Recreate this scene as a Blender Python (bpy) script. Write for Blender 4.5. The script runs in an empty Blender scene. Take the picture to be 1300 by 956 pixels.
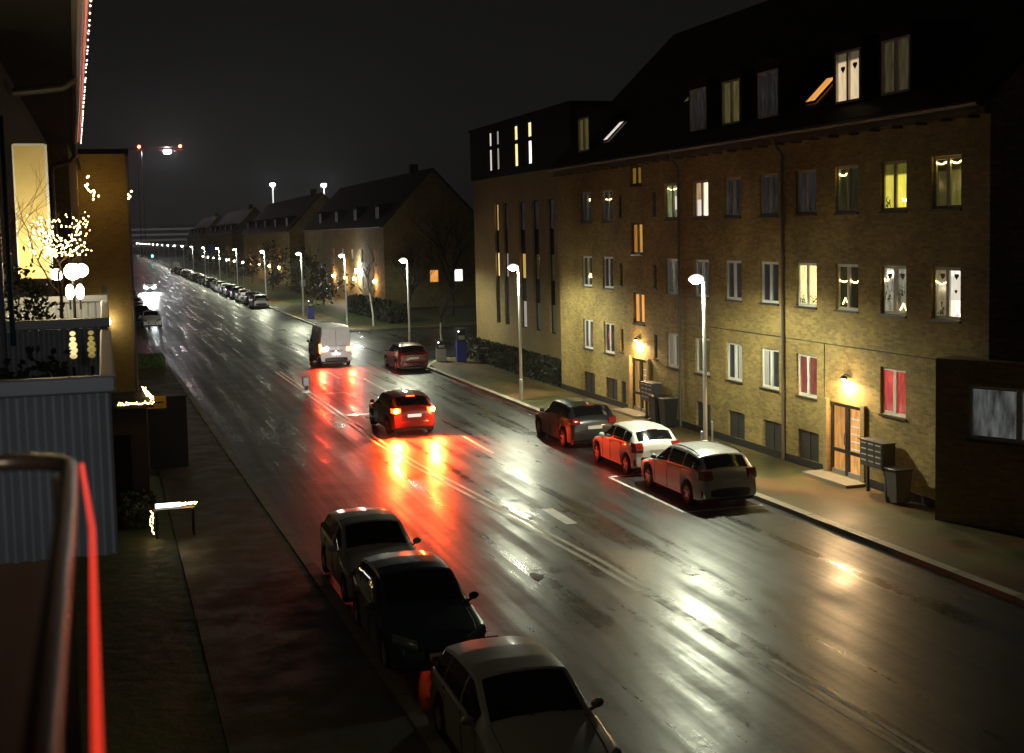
import bpy, math, random
from mathutils import Vector, Matrix
R = math.radians
sc = bpy.context.scene
col = sc.collection
rnd = random.Random(7)

# ------------------------------------------------------------------ materials
def newmat(name):
    m = bpy.data.materials.new(name); m.use_nodes = True
    return m, m.node_tree.nodes, m.node_tree.links, m.node_tree.nodes['Principled BSDF']

def plain(name, c, rough=0.5, metal=0.0, coat=0.0, noise=0.12, nscale=6.0, spec=0.5):
    m, n, l, b = newmat(name)
    b.inputs['Roughness'].default_value = rough; b.inputs['Metallic'].default_value = metal
    b.inputs['Coat Weight'].default_value = coat; b.inputs['Coat Roughness'].default_value = 0.06
    b.inputs['Specular IOR Level'].default_value = spec
    tc = n.new('ShaderNodeTexCoord'); nz = n.new('ShaderNodeTexNoise'); nz.inputs['Scale'].default_value = nscale
    nz.inputs['Detail'].default_value = 5
    l.new(tc.outputs['Object'], nz.inputs['Vector'])
    mx = n.new('ShaderNodeMix'); mx.data_type = 'RGBA'
    mx.inputs['A'].default_value = (*[v * (1 - noise) for v in c], 1); mx.inputs['B'].default_value = (*[min(1, v * (1 + noise)) for v in c], 1)
    l.new(nz.outputs['Fac'], mx.inputs['Factor']); l.new(mx.outputs['Result'], b.inputs['Base Color'])
    return m

def emis(name, c, s, base=(0.5, 0.5, 0.5), var=0.0, scale=3.0):
    m, n, l, b = newmat(name)
    b.inputs['Base Color'].default_value = (*base, 1); b.inputs['Roughness'].default_value = 0.25
    b.inputs['Emission Color'].default_value = (*c, 1); b.inputs['Emission Strength'].default_value = s
    if var:
        tc = n.new('ShaderNodeTexCoord'); mp = n.new('ShaderNodeMapping'); mp.inputs['Scale'].default_value = (3, 3, 0.8)
        nz = n.new('ShaderNodeTexNoise'); nz.inputs['Scale'].default_value = scale; nz.inputs['Detail'].default_value = 2
        mr = n.new('ShaderNodeMapRange'); mr.inputs['From Min'].default_value = 0.3; mr.inputs['From Max'].default_value = 0.7
        mr.inputs['To Min'].default_value = s * (1 - var); mr.inputs['To Max'].default_value = s * (1 + var)
        l.new(tc.outputs['Object'], mp.inputs['Vector']); l.new(mp.outputs['Vector'], nz.inputs['Vector'])
        l.new(nz.outputs['Fac'], mr.inputs['Value']); l.new(mr.outputs['Result'], b.inputs['Emission Strength'])
    return m

def brick(name, c1, c2, mortar, bw=0.24, bh=0.075, rough=0.85, dirt=0.5):
    m, n, l, b = newmat(name)
    tc = n.new('ShaderNodeTexCoord'); sp = n.new('ShaderNodeSeparateXYZ'); l.new(tc.outputs['Object'], sp.inputs[0])
    ad = n.new('ShaderNodeMath'); ad.operation = 'ADD'; l.new(sp.outputs['X'], ad.inputs[0]); l.new(sp.outputs['Y'], ad.inputs[1])
    cb = n.new('ShaderNodeCombineXYZ'); l.new(ad.outputs[0], cb.inputs['X']); l.new(sp.outputs['Z'], cb.inputs['Y'])
    br = n.new('ShaderNodeTexBrick'); l.new(cb.outputs[0], br.inputs['Vector'])
    br.inputs['Scale'].default_value = 1; br.inputs['Brick Width'].default_value = bw; br.inputs['Row Height'].default_value = bh
    br.inputs['Mortar Size'].default_value = 0.006; br.inputs['Mortar Smooth'].default_value = 0.3; br.inputs['Bias'].default_value = 0
    br.inputs['Color1'].default_value = (*c1, 1); br.inputs['Color2'].default_value = (*c2, 1); br.inputs['Mortar'].default_value = (*mortar, 1)
    nz = n.new('ShaderNodeTexNoise'); nz.inputs['Scale'].default_value = 0.55; nz.inputs['Detail'].default_value = 8; nz.inputs['Roughness'].default_value = 0.65
    l.new(tc.outputs['Object'], nz.inputs['Vector'])
    mr = n.new('ShaderNodeMapRange'); mr.inputs['From Min'].default_value = 0.3; mr.inputs['From Max'].default_value = 0.7
    mr.inputs['To Min'].default_value = 1 - dirt * 0.5; mr.inputs['To Max'].default_value = 1.12; l.new(nz.outputs['Fac'], mr.inputs['Value'])
    nz2 = n.new('ShaderNodeTexNoise'); nz2.inputs['Scale'].default_value = 9; nz2.inputs['Detail'].default_value = 4; l.new(tc.outputs['Object'], nz2.inputs['Vector'])
    mr2 = n.new('ShaderNodeMapRange'); mr2.inputs['To Min'].default_value = 0.72; mr2.inputs['To Max'].default_value = 1.25; l.new(nz2.outputs['Fac'], mr2.inputs['Value'])
    mu = n.new('ShaderNodeMath'); mu.operation = 'MULTIPLY'; l.new(mr.outputs[0], mu.inputs[0]); l.new(mr2.outputs[0], mu.inputs[1])
    vm = n.new('ShaderNodeVectorMath'); vm.operation = 'SCALE'; l.new(br.outputs['Color'], vm.inputs[0]); l.new(mu.outputs[0], vm.inputs['Scale'])
    l.new(vm.outputs[0], b.inputs['Base Color']); b.inputs['Roughness'].default_value = rough
    bp = n.new('ShaderNodeBump'); bp.inputs['Strength'].default_value = 0.5; bp.inputs['Distance'].default_value = 0.01; bp.invert = True
    l.new(br.outputs['Fac'], bp.inputs['Height']); l.new(bp.outputs[0], b.inputs['Normal'])
    return m

def wet(name, c, r0, r1, stretch=(1.6, 0.12, 1), bumpd=0.012, base_noise=0.5, slab=0.0, bs=0.4, sp0=0.62, sp1=0.28, tint=None, coat=0):
    """wet ground: patches of dry/wet roughness stretched along the street, fine grain"""
    m, n, l, b = newmat(name)
    tc = n.new('ShaderNodeTexCoord')
    def nz(scale, det, mp=None, rgh=0.6):
        t = n.new('ShaderNodeTexNoise'); t.inputs['Scale'].default_value = scale; t.inputs['Detail'].default_value = det; t.inputs['Roughness'].default_value = rgh
        if mp:
            q = n.new('ShaderNodeMapping'); q.inputs['Scale'].default_value = mp; l.new(tc.outputs['Object'], q.inputs['Vector']); l.new(q.outputs[0], t.inputs['Vector'])
        else: l.new(tc.outputs['Object'], t.inputs['Vector'])
        return t.outputs['Fac']
    def mr(src, a, bb, c0, c1):
        t = n.new('ShaderNodeMapRange'); t.inputs['From Min'].default_value = a; t.inputs['From Max'].default_value = bb
        t.inputs['To Min'].default_value = c0; t.inputs['To Max'].default_value = c1; l.new(src, t.inputs['Value']); return t.outputs[0]
    def mt(op, a, bb):
        t = n.new('ShaderNodeMath'); t.operation = op
        for i, v in enumerate((a, bb)):
            if isinstance(v, (int, float)): t.inputs[i].default_value = v
            else: l.new(v, t.inputs[i])
        return t.outputs[0]
    streak = nz(1.0, 7, stretch)
    patch = nz(0.5, 8, None, 0.7)
    fine = nz(7, 9, None, 0.75)
    comb = mt('ADD', mt('MULTIPLY', streak, 0.62), mt('ADD', mt('MULTIPLY', patch, 0.26), mt('MULTIPLY', fine, 0.12)))
    l.new(mr(comb, 0.40, 0.60, r0, r1), b.inputs['Roughness'])
    l.new(mr(comb, 0.42, 0.58, sp0, sp1), b.inputs['Specular IOR Level'])
    k = mr(comb, 0.35, 0.65, 1 - base_noise, 1 + base_noise)
    grain = mr(nz(60, 4), 0.3, 0.7, 0.7, 1.3)
    vm = n.new('ShaderNodeVectorMath'); vm.operation = 'SCALE'; vm.inputs[0].default_value = c; l.new(mt('MULTIPLY', k, grain), vm.inputs['Scale'])
    if coat:
        b.inputs['Coat Weight'].default_value = coat; b.inputs['Coat IOR'].default_value = 1.4; l.new(mr(comb, 0.40, 0.60, 0.10, 0.30), b.inputs['Coat Roughness'])
    if tint:
        mx = n.new('ShaderNodeMix'); mx.data_type = 'RGBA'; mx.blend_type = 'MULTIPLY'; mx.inputs['Factor'].default_value = 1; l.new(vm.outputs[0], mx.inputs['A'])
        m2 = n.new('ShaderNodeMix'); m2.data_type = 'RGBA'; m2.inputs['A'].default_value = (*tint[0], 1); m2.inputs['B'].default_value = (*tint[1], 1); l.new(mr(nz(0.35, 5), 0.42, 0.58, 0, 1), m2.inputs['Factor']); l.new(m2.outputs['Result'], mx.inputs['B']); l.new(mx.outputs['Result'], b.inputs['Base Color'])
    else: l.new(vm.outputs[0], b.inputs['Base Color'])
    h = mt('ADD', mt('MULTIPLY', nz(3.0, 6), 1.0), mt('MULTIPLY', nz(34, 5), 0.10))
    if slab:
        br = n.new('ShaderNodeTexBrick'); l.new(tc.outputs['Object'], br.inputs['Vector']); br.inputs['Scale'].default_value = 1
        br.inputs['Brick Width'].default_value = slab; br.inputs['Row Height'].default_value = slab * 0.8; br.inputs['Mortar Size'].default_value = 0.012
        h = mt('SUBTRACT', h, mt('MULTIPLY', br.outputs['Fac'], 0.5))
    bp = n.new('ShaderNodeBump'); bp.inputs['Strength'].default_value = bs; bp.inputs['Distance'].default_value = bumpd
    l.new(h, bp.inputs['Height']); l.new(bp.outputs[0], b.inputs['Normal'])
    return m

M = {}
M['asphalt'] = wet('wet_asphalt', (0.028, 0.028, 0.028), 0.22, 0.52, (1.8, 0.05, 1), 0.012, 0.6, sp0=1.0, sp1=0.45)
M['paving'] = wet('wet_paving', (0.12, 0.088, 0.05), 0.34, 0.66, (.6, .35, 1), 0.02, 0.75, 0.62, tint=((1.15, .85, .6), (.7, .95, .6)))
M['paving_shaded'] = wet('shaded_paving', (0.055, 0.048, 0.024), 0.45, 0.75, (1, 1, 1), 0.02, 0.5, 0.62)  # weak light on the left pavement put into a darker paving copy
M['kerb_shaded'] = wet('kerb_granite_shaded', (0.13, 0.115, 0.08), 0.4, 0.65, (2, 2, 2), 0.01, 0.4)  # left kerb gets less light, put into a darker copy of the granite
M['kerb'] = wet('kerb_granite', (0.44, 0.41, 0.33), 0.35, 0.6, (2, 2, 2), 0.01, 0.3)
M['soil'] = wet('dark_ground', (0.022, 0.024, 0.014), 0.6, 0.9, (1, 1, 1), 0.05, 0.4)
M['grass'] = wet('wet_grass', (0.05, 0.07, 0.022), 0.55, 0.8, (3, 3, 3), 0.08, 0.5)
M['line'] = wet('road_paint', (0.85, 0.85, 0.80), 0.35, 0.6, (2, 2, 2), 0.008, 0.2)
M['line_worn'] = wet('worn_paint', (0.74, 0.74, 0.68), 0.35, 0.6, (2, 2, 2), 0.008, 0.35)
M['patch'] = wet('tar_patch', (0.012, 0.012, 0.013), 0.3, 0.5, (2, 2, 2), 0.01, 0.3)
M['brick'] = brick('yellow_brick', (0.50, 0.36, 0.11), (0.32, 0.21, 0.07), (0.36, 0.29, 0.17), dirt=0.9)
M['brick2'] = brick('yellow_brick_smooth', (0.42, 0.29, 0.12), (0.36, 0.245, 0.10), (0.27, 0.22, 0.15), dirt=0.35)
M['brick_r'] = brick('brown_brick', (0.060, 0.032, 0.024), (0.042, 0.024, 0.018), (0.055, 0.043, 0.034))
M['brick_g'] = brick('gable_brick', (0.40, 0.27, 0.07), (0.34, 0.22, 0.055), (0.3, 0.24, 0.12))
M['brick_d'] = brick('dark_annex_brick', (0.42, 0.30, 0.12), (0.30, 0.20, 0.08), (0.3, 0.25, 0.15))
M['plinth'] = plain('tarred_plinth', (0.025, 0.022, 0.02), 0.7)
M['roof'] = brick('roof_tile', (0.05, 0.022, 0.015), (0.038, 0.017, 0.012), (0.012, 0.008, 0.007), 0.3, 0.36, 0.6)
M['polepaint'] = plain('pole_paint', (0.72, 0.73, 0.74), 0.4, noise=0.05)
M['zinc'] = plain('zinc', (0.15, 0.13, 0.10), 0.6, 0.2)
M['gutterm'] = plain('pale_gutter', (0.35, 0.31, 0.24), 0.35, 0.6)
M['trim'] = plain('eave_trim', (0.13, 0.095, 0.06), 0.6)
M['white'] = plain('white_frame', (0.85, 0.84, 0.80), 0.4, noise=0.06)
M['dframe'] = plain('dull_frame', (0.62, 0.57, 0.48), 0.5)
M['slate'] = plain('slate_sill', (0.045, 0.045, 0.045), 0.4)
M['clad'] = plain('dark_cladding', (0.008, 0.007, 0.006), 0.8, spec=0.15)
M['black'] = plain('black_plastic', (0.014, 0.014, 0.015), 0.45)
M['blackgloss'] = plain('black_gloss', (0.01, 0.01, 0.011), 0.12)
M['glass'] = plain('dark_glass', (0.010, 0.012, 0.013), 0.06, spec=0.8)
M['carglass'] = plain('car_glass', (0.006, 0.006, 0.007), 0.05, spec=0.9)
M['annexf'] = plain('annex_frame', (0.8, 0.8, 0.76), 0.4)
M['tyre'] = plain('rubber', (0.010, 0.010, 0.010), 0.9, spec=0.15)
M['rim'] = plain('alloy', (0.45, 0.45, 0.46), 0.3, 0.8)
M['steel'] = plain('galvanised', (0.42, 0.43, 0.43), 0.35, 0.7)
M['chrome'] = plain('chrome', (0.7, 0.7, 0.7), 0.12, 1.0)
M['plate'] = emis('number_plate', (1, 1, 0.95), 0.0, (0.7, 0.7, 0.68))
M['plate_lit'] = emis('lit_number_plate', (1, 0.85, 0.7), 0.9, (0.7, 0.7, 0.68))
M['rearlens'] = plain('red_lens', (0.28, 0.012, 0.01), 0.12, spec=0.9)
M['headlens'] = plain('clear_lens', (0.14, 0.16, 0.17), 0.06, spec=1.0)
M['brake'] = emis('brake_glow', (1.0, 0.06, 0.006), 9)
M['brakecore'] = emis('brake_core', (1.0, 0.20, 0.012), 260); M['tail'] = emis('tail_glow', (1.0, 0.11, 0.02), 35)
M['revlamp'] = emis('white_rear_glow', (1.0, 0.85, 0.9), 25)
M['headglow'] = emis('headlight_glow', (0.95, 0.98, 1.0), 2500)
M['lampglow'] = emis('street_lamp_glow', (1.0, 0.96, 0.74), 230)
M['lampshell'] = emis('lamp_shell', (0.95, 1.0, 0.95), 1.2, (0.6, 0.6, 0.6))
M['doorbulb'] = emis('door_bulb', (1.0, 0.62, 0.26), 120)
M['bulb'] = emis('fairy_bulb', (1.0, 0.66, 0.25), 35)
M['bulbw'] = emis('white_bulb', (1.0, 0.9, 0.75), 30)
M['bulbg'] = emis('gutter_bulb', (1.0, 0.9, 0.75), 7); M['redrope'] = emis('red_rope', (1.0, 0.045, 0.02), 1.0)
M['redrope2'] = emis('red_rope_soft', (1.0, 0.04, 0.02), 0.32)
M['bark'] = plain('bark', (0.05, 0.038, 0.028), 0.8, nscale=20, noise=0.4)
M['birch'] = plain('pale_bark', (0.42, 0.38, 0.33), 0.7, nscale=12, noise=0.5)
M['leaf'] = plain('leaf', (0.035, 0.05, 0.016), 0.6, nscale=2, noise=0.5)
M['leafd'] = plain('leaf_dark', (0.02, 0.022, 0.012), 0.6, nscale=2, noise=0.5)
M['leafg'] = plain('leaf_fresh', (0.07, 0.12, 0.025), 0.5, nscale=2, noise=0.4)
M['panel'] = plain('fibre_cement', (0.36, 0.37, 0.37), 0.6, noise=0.2)
M['raild'] = plain('grey_rail', (0.30, 0.30, 0.30), 0.45, 0.2)
M['pipe'] = plain('grey_post', (0.22, 0.22, 0.24), 0.5)
M['teal'] = plain('teal_post', (0.03, 0.08, 0.10), 0.35)
M['handrail'] = plain('brown_metal', (0.17, 0.11, 0.065), 0.25, 0.7)
M['wood'] = plain('dark_wood', (0.05, 0.03, 0.02), 0.7)
M['cream'] = plain('cream_fabric', (0.75, 0.60, 0.26), 0.8)
M['blue'] = plain('blue_paint', (0.03, 0.05, 0.38), 0.4)
M['yellow'] = plain('yellow_paint', (0.62, 0.30, 0.02), 0.45)
M['terra'] = plain('pot_grey', (0.12, 0.11, 0.10), 0.7)
M['step'] = plain('stone_step', (0.28, 0.24, 0.18), 0.6)
M['metalbox'] = plain('mailbox_grey', (0.10, 0.10, 0.10), 0.4, 0.3)
M['label'] = plain('nameplate', (0.75, 0.72, 0.65), 0.5)
M['signw'] = plain('sign_white', (0.55, 0.55, 0.52), 0.4)
M['heart'] = plain('heart_ornament', (0.10, 0.025, 0.015), 0.6)
M['greenlamp'] = emis('green_signal', (0.1, 1.0, 0.75), 25)
M['redlamp'] = emis('red_beacon', (1.0, 0.06, 0.02), 160)
M['farwhite'] = emis('far_floodlight', (0.95, 1.0, 1.0), 300)
M['craneglow'] = emis('crane_in_glow', (0.5, 0.12, 0.1), 0.018, (0.08, 0.03, 0.03))  # mast and jib are no lamps, a faint glow is put into them
M['pale'] = plain('pale_facade', (0.3, 0.29, 0.28), 0.7)
M['farfac'] = emis('far_lit_bands', (0.8, 0.8, 0.8), 0.05, (0.3, 0.3, 0.3))

# ------------------------------------------------------------------ mesh helper
class MB:
    def __init__(s): s.v = []; s.f = []; s.m = []
    def face(s, pts, mi=0):
        b = len(s.v); s.v += [tuple(p) for p in pts]; s.f.append(tuple(range(b, b + len(pts)))); s.m.append(mi)
    def box(s, x0, x1, y0, y1, z0, z1, mi=0, T=None):
        b = len(s.v)
        P = [Vector((x, y, z)) for z in (z0, z1) for y in (y0, y1) for x in (x0, x1)]
        if T: P = [T @ p for p in P]
        s.v += [tuple(p) for p in P]
        for q in ((0, 2, 3, 1), (4, 5, 7, 6), (0, 1, 5, 4), (2, 6, 7, 3), (0, 4, 6, 2), (1, 3, 7, 5)):
            s.f.append(tuple(b + i for i in q)); s.m.append(mi)
        return s
    def tube(s, path, r, n=8, mi=0, cap=True):
        path = [Vector(p) for p in path]
        rs = r if isinstance(r, (list, tuple)) else [r] * len(path)
        rings = []
        up0 = None
        for i, p in enumerate(path):
            d = (path[min(i + 1, len(path) - 1)] - path[max(i - 1, 0)])
            if d.length < 1e-9: d = Vector((0, 0, 1))
            d.normalize()
            up = Vector((0, 0, 1)) if abs(d.z) < 0.95 else Vector((1, 0, 0))
            if up0 is not None: up = up0
            a = d.cross(up)
            if a.length < 1e-4: a = d.cross(Vector((0, 1, 0)))
            a.normalize(); c = a.cross(d).normalized(); up0 = c
            b = len(s.v)
            for k in range(n):
                t = 2 * math.pi * k / n
                s.v.append(tuple(p + (a * math.cos(t) + c * math.sin(t)) * rs[i]))
            rings.append(b)
        for i in range(len(rings) - 1):
            for k in range(n):
                s.f.append((rings[i] + k, rings[i] + (k + 1) % n, rings[i + 1] + (k + 1) % n, rings[i + 1] + k)); s.m.append(mi)
        if cap:
            s.f.append(tuple(rings[0] + k for k in range(n))[::-1]); s.m.append(mi)
            s.f.append(tuple(rings[-1] + k for k in range(n))); s.m.append(mi)
        return s
    def lathe(s, prof, c=(0, 0, 0), axis='z', n=20, mi=0, mis=None):
        b = len(s.v)
        for r, h in prof:
            for k in range(n):
                t = 2 * math.pi * k / n; x, y, z = r * math.cos(t), r * math.sin(t), h
                if axis == 'x': x, y, z = z, x, y
                elif axis == 'y': x, y, z = x, z, y
                s.v.append((c[0] + x, c[1] + y, c[2] + z))
        for i in range(len(prof) - 1):
            for k in range(n):
                s.f.append((b + i * n + k, b + i * n + (k + 1) % n, b + (i + 1) * n + (k + 1) % n, b + (i + 1) * n + k)); s.m.append(mis[i] if mis else mi)
        return s
    def ball(s, c, r, n=8, mi=0, sc_=(1, 1, 1)):
        prof = [(r * math.sin(math.pi * i / (n - 2)) + 1e-5, -r * math.cos(math.pi * i / (n - 2))) for i in range(n - 1)]
        b = len(s.v); s.lathe(prof, (0, 0, 0), 'z', n, mi)
        for i in range(b, len(s.v)):
            v = s.v[i]; s.v[i] = (c[0] + v[0] * sc_[0], c[1] + v[1] * sc_[1], c[2] + v[2] * sc_[2])
        return s
    def grid(s, P, mi=0, close=False, mif=None):
        b = len(s.v); nr = len(P); nc = len(P[0])
        for r in P: s.v += [tuple(p) for p in r]
        for i in range(nr - 1):
            for j in range(nc - (0 if close else 1)):
                j2 = (j + 1) % nc
                s.f.append((b + i * nc + j, b + i * nc + j2, b + (i + 1) * nc + j2, b + (i + 1) * nc + j)); s.m.append(mif(i, j) if mif else mi)
        return s
    def build(s, name, mats, parent=None, smooth=False, sharp=40, fixn=True, bevel=0):
        me = bpy.data.meshes.new(name); me.from_pydata(s.v, [], s.f)
        for m in (mats if isinstance(mats, (list, tuple)) else [mats]): me.materials.append(M[m] if isinstance(m, str) else m)
        me.polygons.foreach_set('material_index', s.m)
        if fixn:
            import bmesh
            bm = bmesh.new(); bm.from_mesh(me)
            bmesh.ops.remove_doubles(bm, verts=bm.verts, dist=1e-5)
            bmesh.ops.recalc_face_normals(bm, faces=bm.faces); bm.to_mesh(me); bm.free()
        if smooth:
            me.polygons.foreach_set('use_smooth', [True] * len(me.polygons)); me.set_sharp_from_angle(angle=R(sharp))
        me.update()
        o = bpy.data.objects.new(name, me); col.objects.link(o)
        if parent: o.parent = parent
        if bevel:
            md = o.modifiers.new('bevel', 'BEVEL'); md.width = bevel; md.segments = 2; md.limit_method = 'ANGLE'
        return o

def tag(o, label=None, cat=None, group=None, kind=None):
    if label: o['label'] = label
    if cat: o['category'] = cat
    if group: o['group'] = group
    if kind: o['kind'] = kind
    return o
def thing(name, label, cat, loc=(0, 0, 0), rz=0, group=None):
    o = bpy.data.objects.new(name, None); col.objects.link(o); o.location = loc; o.rotation_euler = (0, 0, rz); o.empty_display_size = 0.2
    return tag(o, label, cat, group)
def copy_tree(o, parent=None):
    c = o.copy(); col.objects.link(c); c.parent = parent
    for ch in o.children: copy_tree(ch, c)
    return c
def dup(o, loc, rz=None, label=None, group=None):
    c = copy_tree(o); c.location = loc
    if rz is not None: c.rotation_euler = (0, 0, rz)
    if label: c['label'] = label
    if group: c['group'] = group
    return c
def lamp(name, kind, loc, energy, color, parent=None, radius=0.05, size=None, rot=(0, 0, 0), angle=None, blend=0.3):
    d = bpy.data.lights.new(name, kind); d.energy = energy; d.color = color
    if kind == 'AREA': d.shape = 'RECTANGLE'; d.size, d.size_y = size
    else: d.shadow_soft_size = radius
    if kind == 'SPOT': d.spot_size = angle; d.spot_blend = blend
    o = bpy.data.objects.new(name, d); col.objects.link(o); o.location = loc; o.rotation_euler = rot
    if parent: o.parent = parent
    return o

# ------------------------------------------------------------------ setting: ground
def sheet(name, pts, z, mat, kind='structure'):
    mb = MB(); mb.face([(x, y, z) for x, y in pts]); return tag(mb.build(name, mat), kind=kind)
def slab(name, pts, z0, z1, mat):
    mb = MB(); n = len(pts)
    mb.face([(x, y, z1) for x, y in pts])
    for i in range(n):
        a, b = pts[i], pts[(i + 1) % n]; mb.face([(a[0], a[1], z0), (b[0], b[1], z0), (b[0], b[1], z1), (a[0], a[1], z1)])
    return tag(mb.build(name, mat), kind='structure')

sheet('ground', [(-900, -60), (1200, -60), (1200, 2500), (-900, 2500)], -0.03, 'soil')
sheet('road', [(1.5, -30), (17.6, -30), (17.6, 76), (90, 88), (90, 104), (17.6, 100), (17.6, 1400), (1.0, 1400)], 0.0, 'asphalt')
# left pavement and kerb (kerb line creeps away to the left, then opens into the parking bay)
LC = [(4.45, -30), (4.40, 20), (4.25, 30), (4.05, 42), (3.88, 54), (3.6, 76), (3.0, 81), (1.75, 83), (1.6, 1000)]
slab('pavement', [(p[0] - 0.26, p[1]) for p in LC] + [(-0.2, 1000), (-0.2, 60), (1.4, 56), (1.4, -30)], -0.02, 0.11, 'paving_shaded')
def kerbline(name, pts, w=0.26, z=0.125, seg=1.0, mat='kerb'):
    mb = MB()
    for a, b in zip(pts, pts[1:]):
        A, B = Vector((*a, 0)), Vector((*b, 0)); L_ = (B - A).length; n = max(1, int(L_ / seg)) if L_ < 120 else 1
        d = (B - A) / L_; q = Vector((-d.y, d.x, 0)) * w
        for k in range(n):
            p = A + d * (L_ * k / n + 0.006); r = A + d * (L_ * (k + 1) / n - 0.006); dz = rnd.uniform(-0.004, 0.004)
            P = [p, r, r + q, p + q]
            mb.face([(v.x, v.y, z + dz) for v in P])
            for i in range(4):
                u, v = P[i], P[(i + 1) % 4]; mb.face([(u.x, u.y, -0.02), (v.x, v.y, -0.02), (v.x, v.y, z + dz), (u.x, u.y, z + dz)])
    return tag(mb.build(name, mat), kind='structure')
kerbline('kerb', LC, mat='kerb_shaded')
slab('grass_verge', [(1.39, -30), (1.39, 42), (-1.3, 42), (-1.3, -30)], -0.02, 0.09, 'grass')
# right pavement
RC = [(16.85, 70.5), (16.82, 60), (16.8, 40), (16.8, -30)]
slab('pavement', [(17.06, -30), (17.06, 68), (17.4, 71.5), (18.6, 74), (24, 76.5), (60, 82), (60, 79), (24.5, 73.5), (21.3, 71), (20.25, 57), (20.25, -30)], -0.02, 0.11, 'paving')
kerbline('kerb', [(60, 82.2), (24, 76.7), (18.5, 74.2), (17.25, 71.6)] + RC)
# beyond the side street
slab('pavement', [(16.98, 108), (17.8, 103.5), (20, 101.2), (60, 103.5), (60, 105.5), (21, 103.3), (19.6, 106), (19.4, 700), (16.98, 700)], -0.02, 0.11, 'paving')
kerbline('kerb', [(16.82, 700), (16.82, 200), (16.82, 108), (17.7, 103.3), (20, 101.0), (60, 103.3)], -0.26)
slab('grass_verge', [(19.6, 106.2), (21.1, 103.5), (60, 105.7), (60, 122), (24, 124), (24, 700), (19.6, 700)], -0.02, 0.10, 'grass')
# painted markings
def quadline(mb, x0, y0, x1, y1, w, z=0.004):
    a, b = Vector((x0, y0, z)), Vector((x1, y1, z)); d = (b - a).normalized(); q = Vector((-d.y, d.x, 0)) * w / 2
    mb.face([a - q, b - q, b + q, a + q])
mb = MB()
cl = [(10.42, 24.5), (10.35, 27), (10.15, 30), (9.85, 35), (9.4, 41), (9.2, 47), (9.15, 55), (9.1, 63), (9.0, 73)]
for off in (-0.13, 0.13):
    for a, b in zip(cl, cl[1:]): quadline(mb, a[0] + off, a[1], b[0] + off, b[1], 0.12)
for off in (-0.13, 0.13): quadline(mb, 10.62 + off, 19.7, 10.8 + off, 12, 0.10)
tag(mb.build('road_marking', 'line_worn'), kind='structure')
mb = MB()
quadline(mb, 10.42, 24.2, 10.45, 22.3, 0.20); quadline(mb, 10.45, 21.7, 10.5, 19.9, 0.20)
quadline(mb, 11.15, 32.9, 11.15, 30.9, 0.32)                     # short lane dash
quadline(mb, 11.5, 71.4, 11.6, 67.6, 0.14); quadline(mb, 12.75, 67.0, 12.7, 60.0, 0.14)
quadline(mb, 12.6, 58.0, 12.5, 52.5, 0.12); quadline(mb, 12.4, 46, 12.35, 42, 0.12)
# turn arrows
for (ax, ay) in ((10.55, 61.5), (10.2, 53.6)):
    mb.face([(ax - 0.9, ay, 0.0045), (ax - 0.35, ay - 0.45, 0.0045), (ax - 0.35, ay + 0.45, 0.0045)])
    quadline(mb, ax - 0.35, ay, ax + 0.3, ay, 0.16, 0.0042); quadline(mb, ax + 0.22, ay, ax + 0.35, ay - 2.2, 0.15, 0.005)
for k in range(26): quadline(mb, 8.2 - k * 0.04, 86 + k * 11, 8.15 - k * 0.04, 90 + k * 11, 0.13)
for k in range(20): quadline(mb, 12.9 - k * 0.02, 106 + k * 12, 12.9 - k * 0.02, 111 + k * 12, 0.12)
tag(mb.build('road_marking', 'line'), kind='structure')
mb = MB()                                                          # parking bay
for (a, b, c, d) in ((14.35, 36.4, 14.35, 31.0), (14.35, 36.4, 15.6, 36.5), (14.35, 31.0, 16.65, 31.0)): quadline(mb, a, b, c, d, 0.11)
tag(mb.build('road_marking', 'line'), kind='structure')
mb = MB()
for k in range(26):                                                # dark tar blots and cracks, shape of their own
    x, y = rnd.choice([(9.6, 26), (10.4, 33), (10.8, 34), (9.5, 25), (8.8, 22), (12.2, 28)]); x += rnd.gauss(0, 0.5); y += rnd.gauss(0, 1.4)
    r = rnd.uniform(0.04, 0.16); n = 9
    mb.face([(x + math.cos(t) * r * rnd.uniform(0.7, 1.4), y + math.sin(t) * r * rnd.uniform(1.0, 2.6), 0.006 + k * 0.0002) for t in [2 * math.pi * i / n for i in range(n)]])
tag(mb.build('tar_patches', 'patch', fixn=False), kind='stuff')

m_ = MB(); rl = random.Random(15)
for k in range(900):                                               # wet leaves along the kerbs and under the parked cars' side
    q = rl.random()
    if q < .45: x, y, z = 16.7 - abs(rl.gauss(0, .35)), rl.uniform(15, 66), .012
    elif q < .7: x, y, z = rl.uniform(17.1, 20.2), rl.uniform(16, 68), .122
    elif q < .9: x, y, z = 4.55 + abs(rl.gauss(0, .4)), rl.uniform(12, 60), .012
    else: x, y, z = rl.uniform(5, 16), rl.uniform(14, 60), .012
    a = rl.uniform(0, 6.28); r = rl.uniform(.02, .05); c, s_ = math.cos(a) * r, math.sin(a) * r
    m_.face([(x + c, y + s_, z), (x - s_ * .6, y + c * .6, z + .01), (x - c, y - s_, z), (x + s_ * .6, y - c * .6, z + .006)])
M['litter'] = plain('wet_leaf', (0.10, 0.065, 0.025), 0.3, nscale=1, noise=.5)
tag(m_.build('fallen_leaves', 'litter', fixn=False), kind='stuff')
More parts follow.
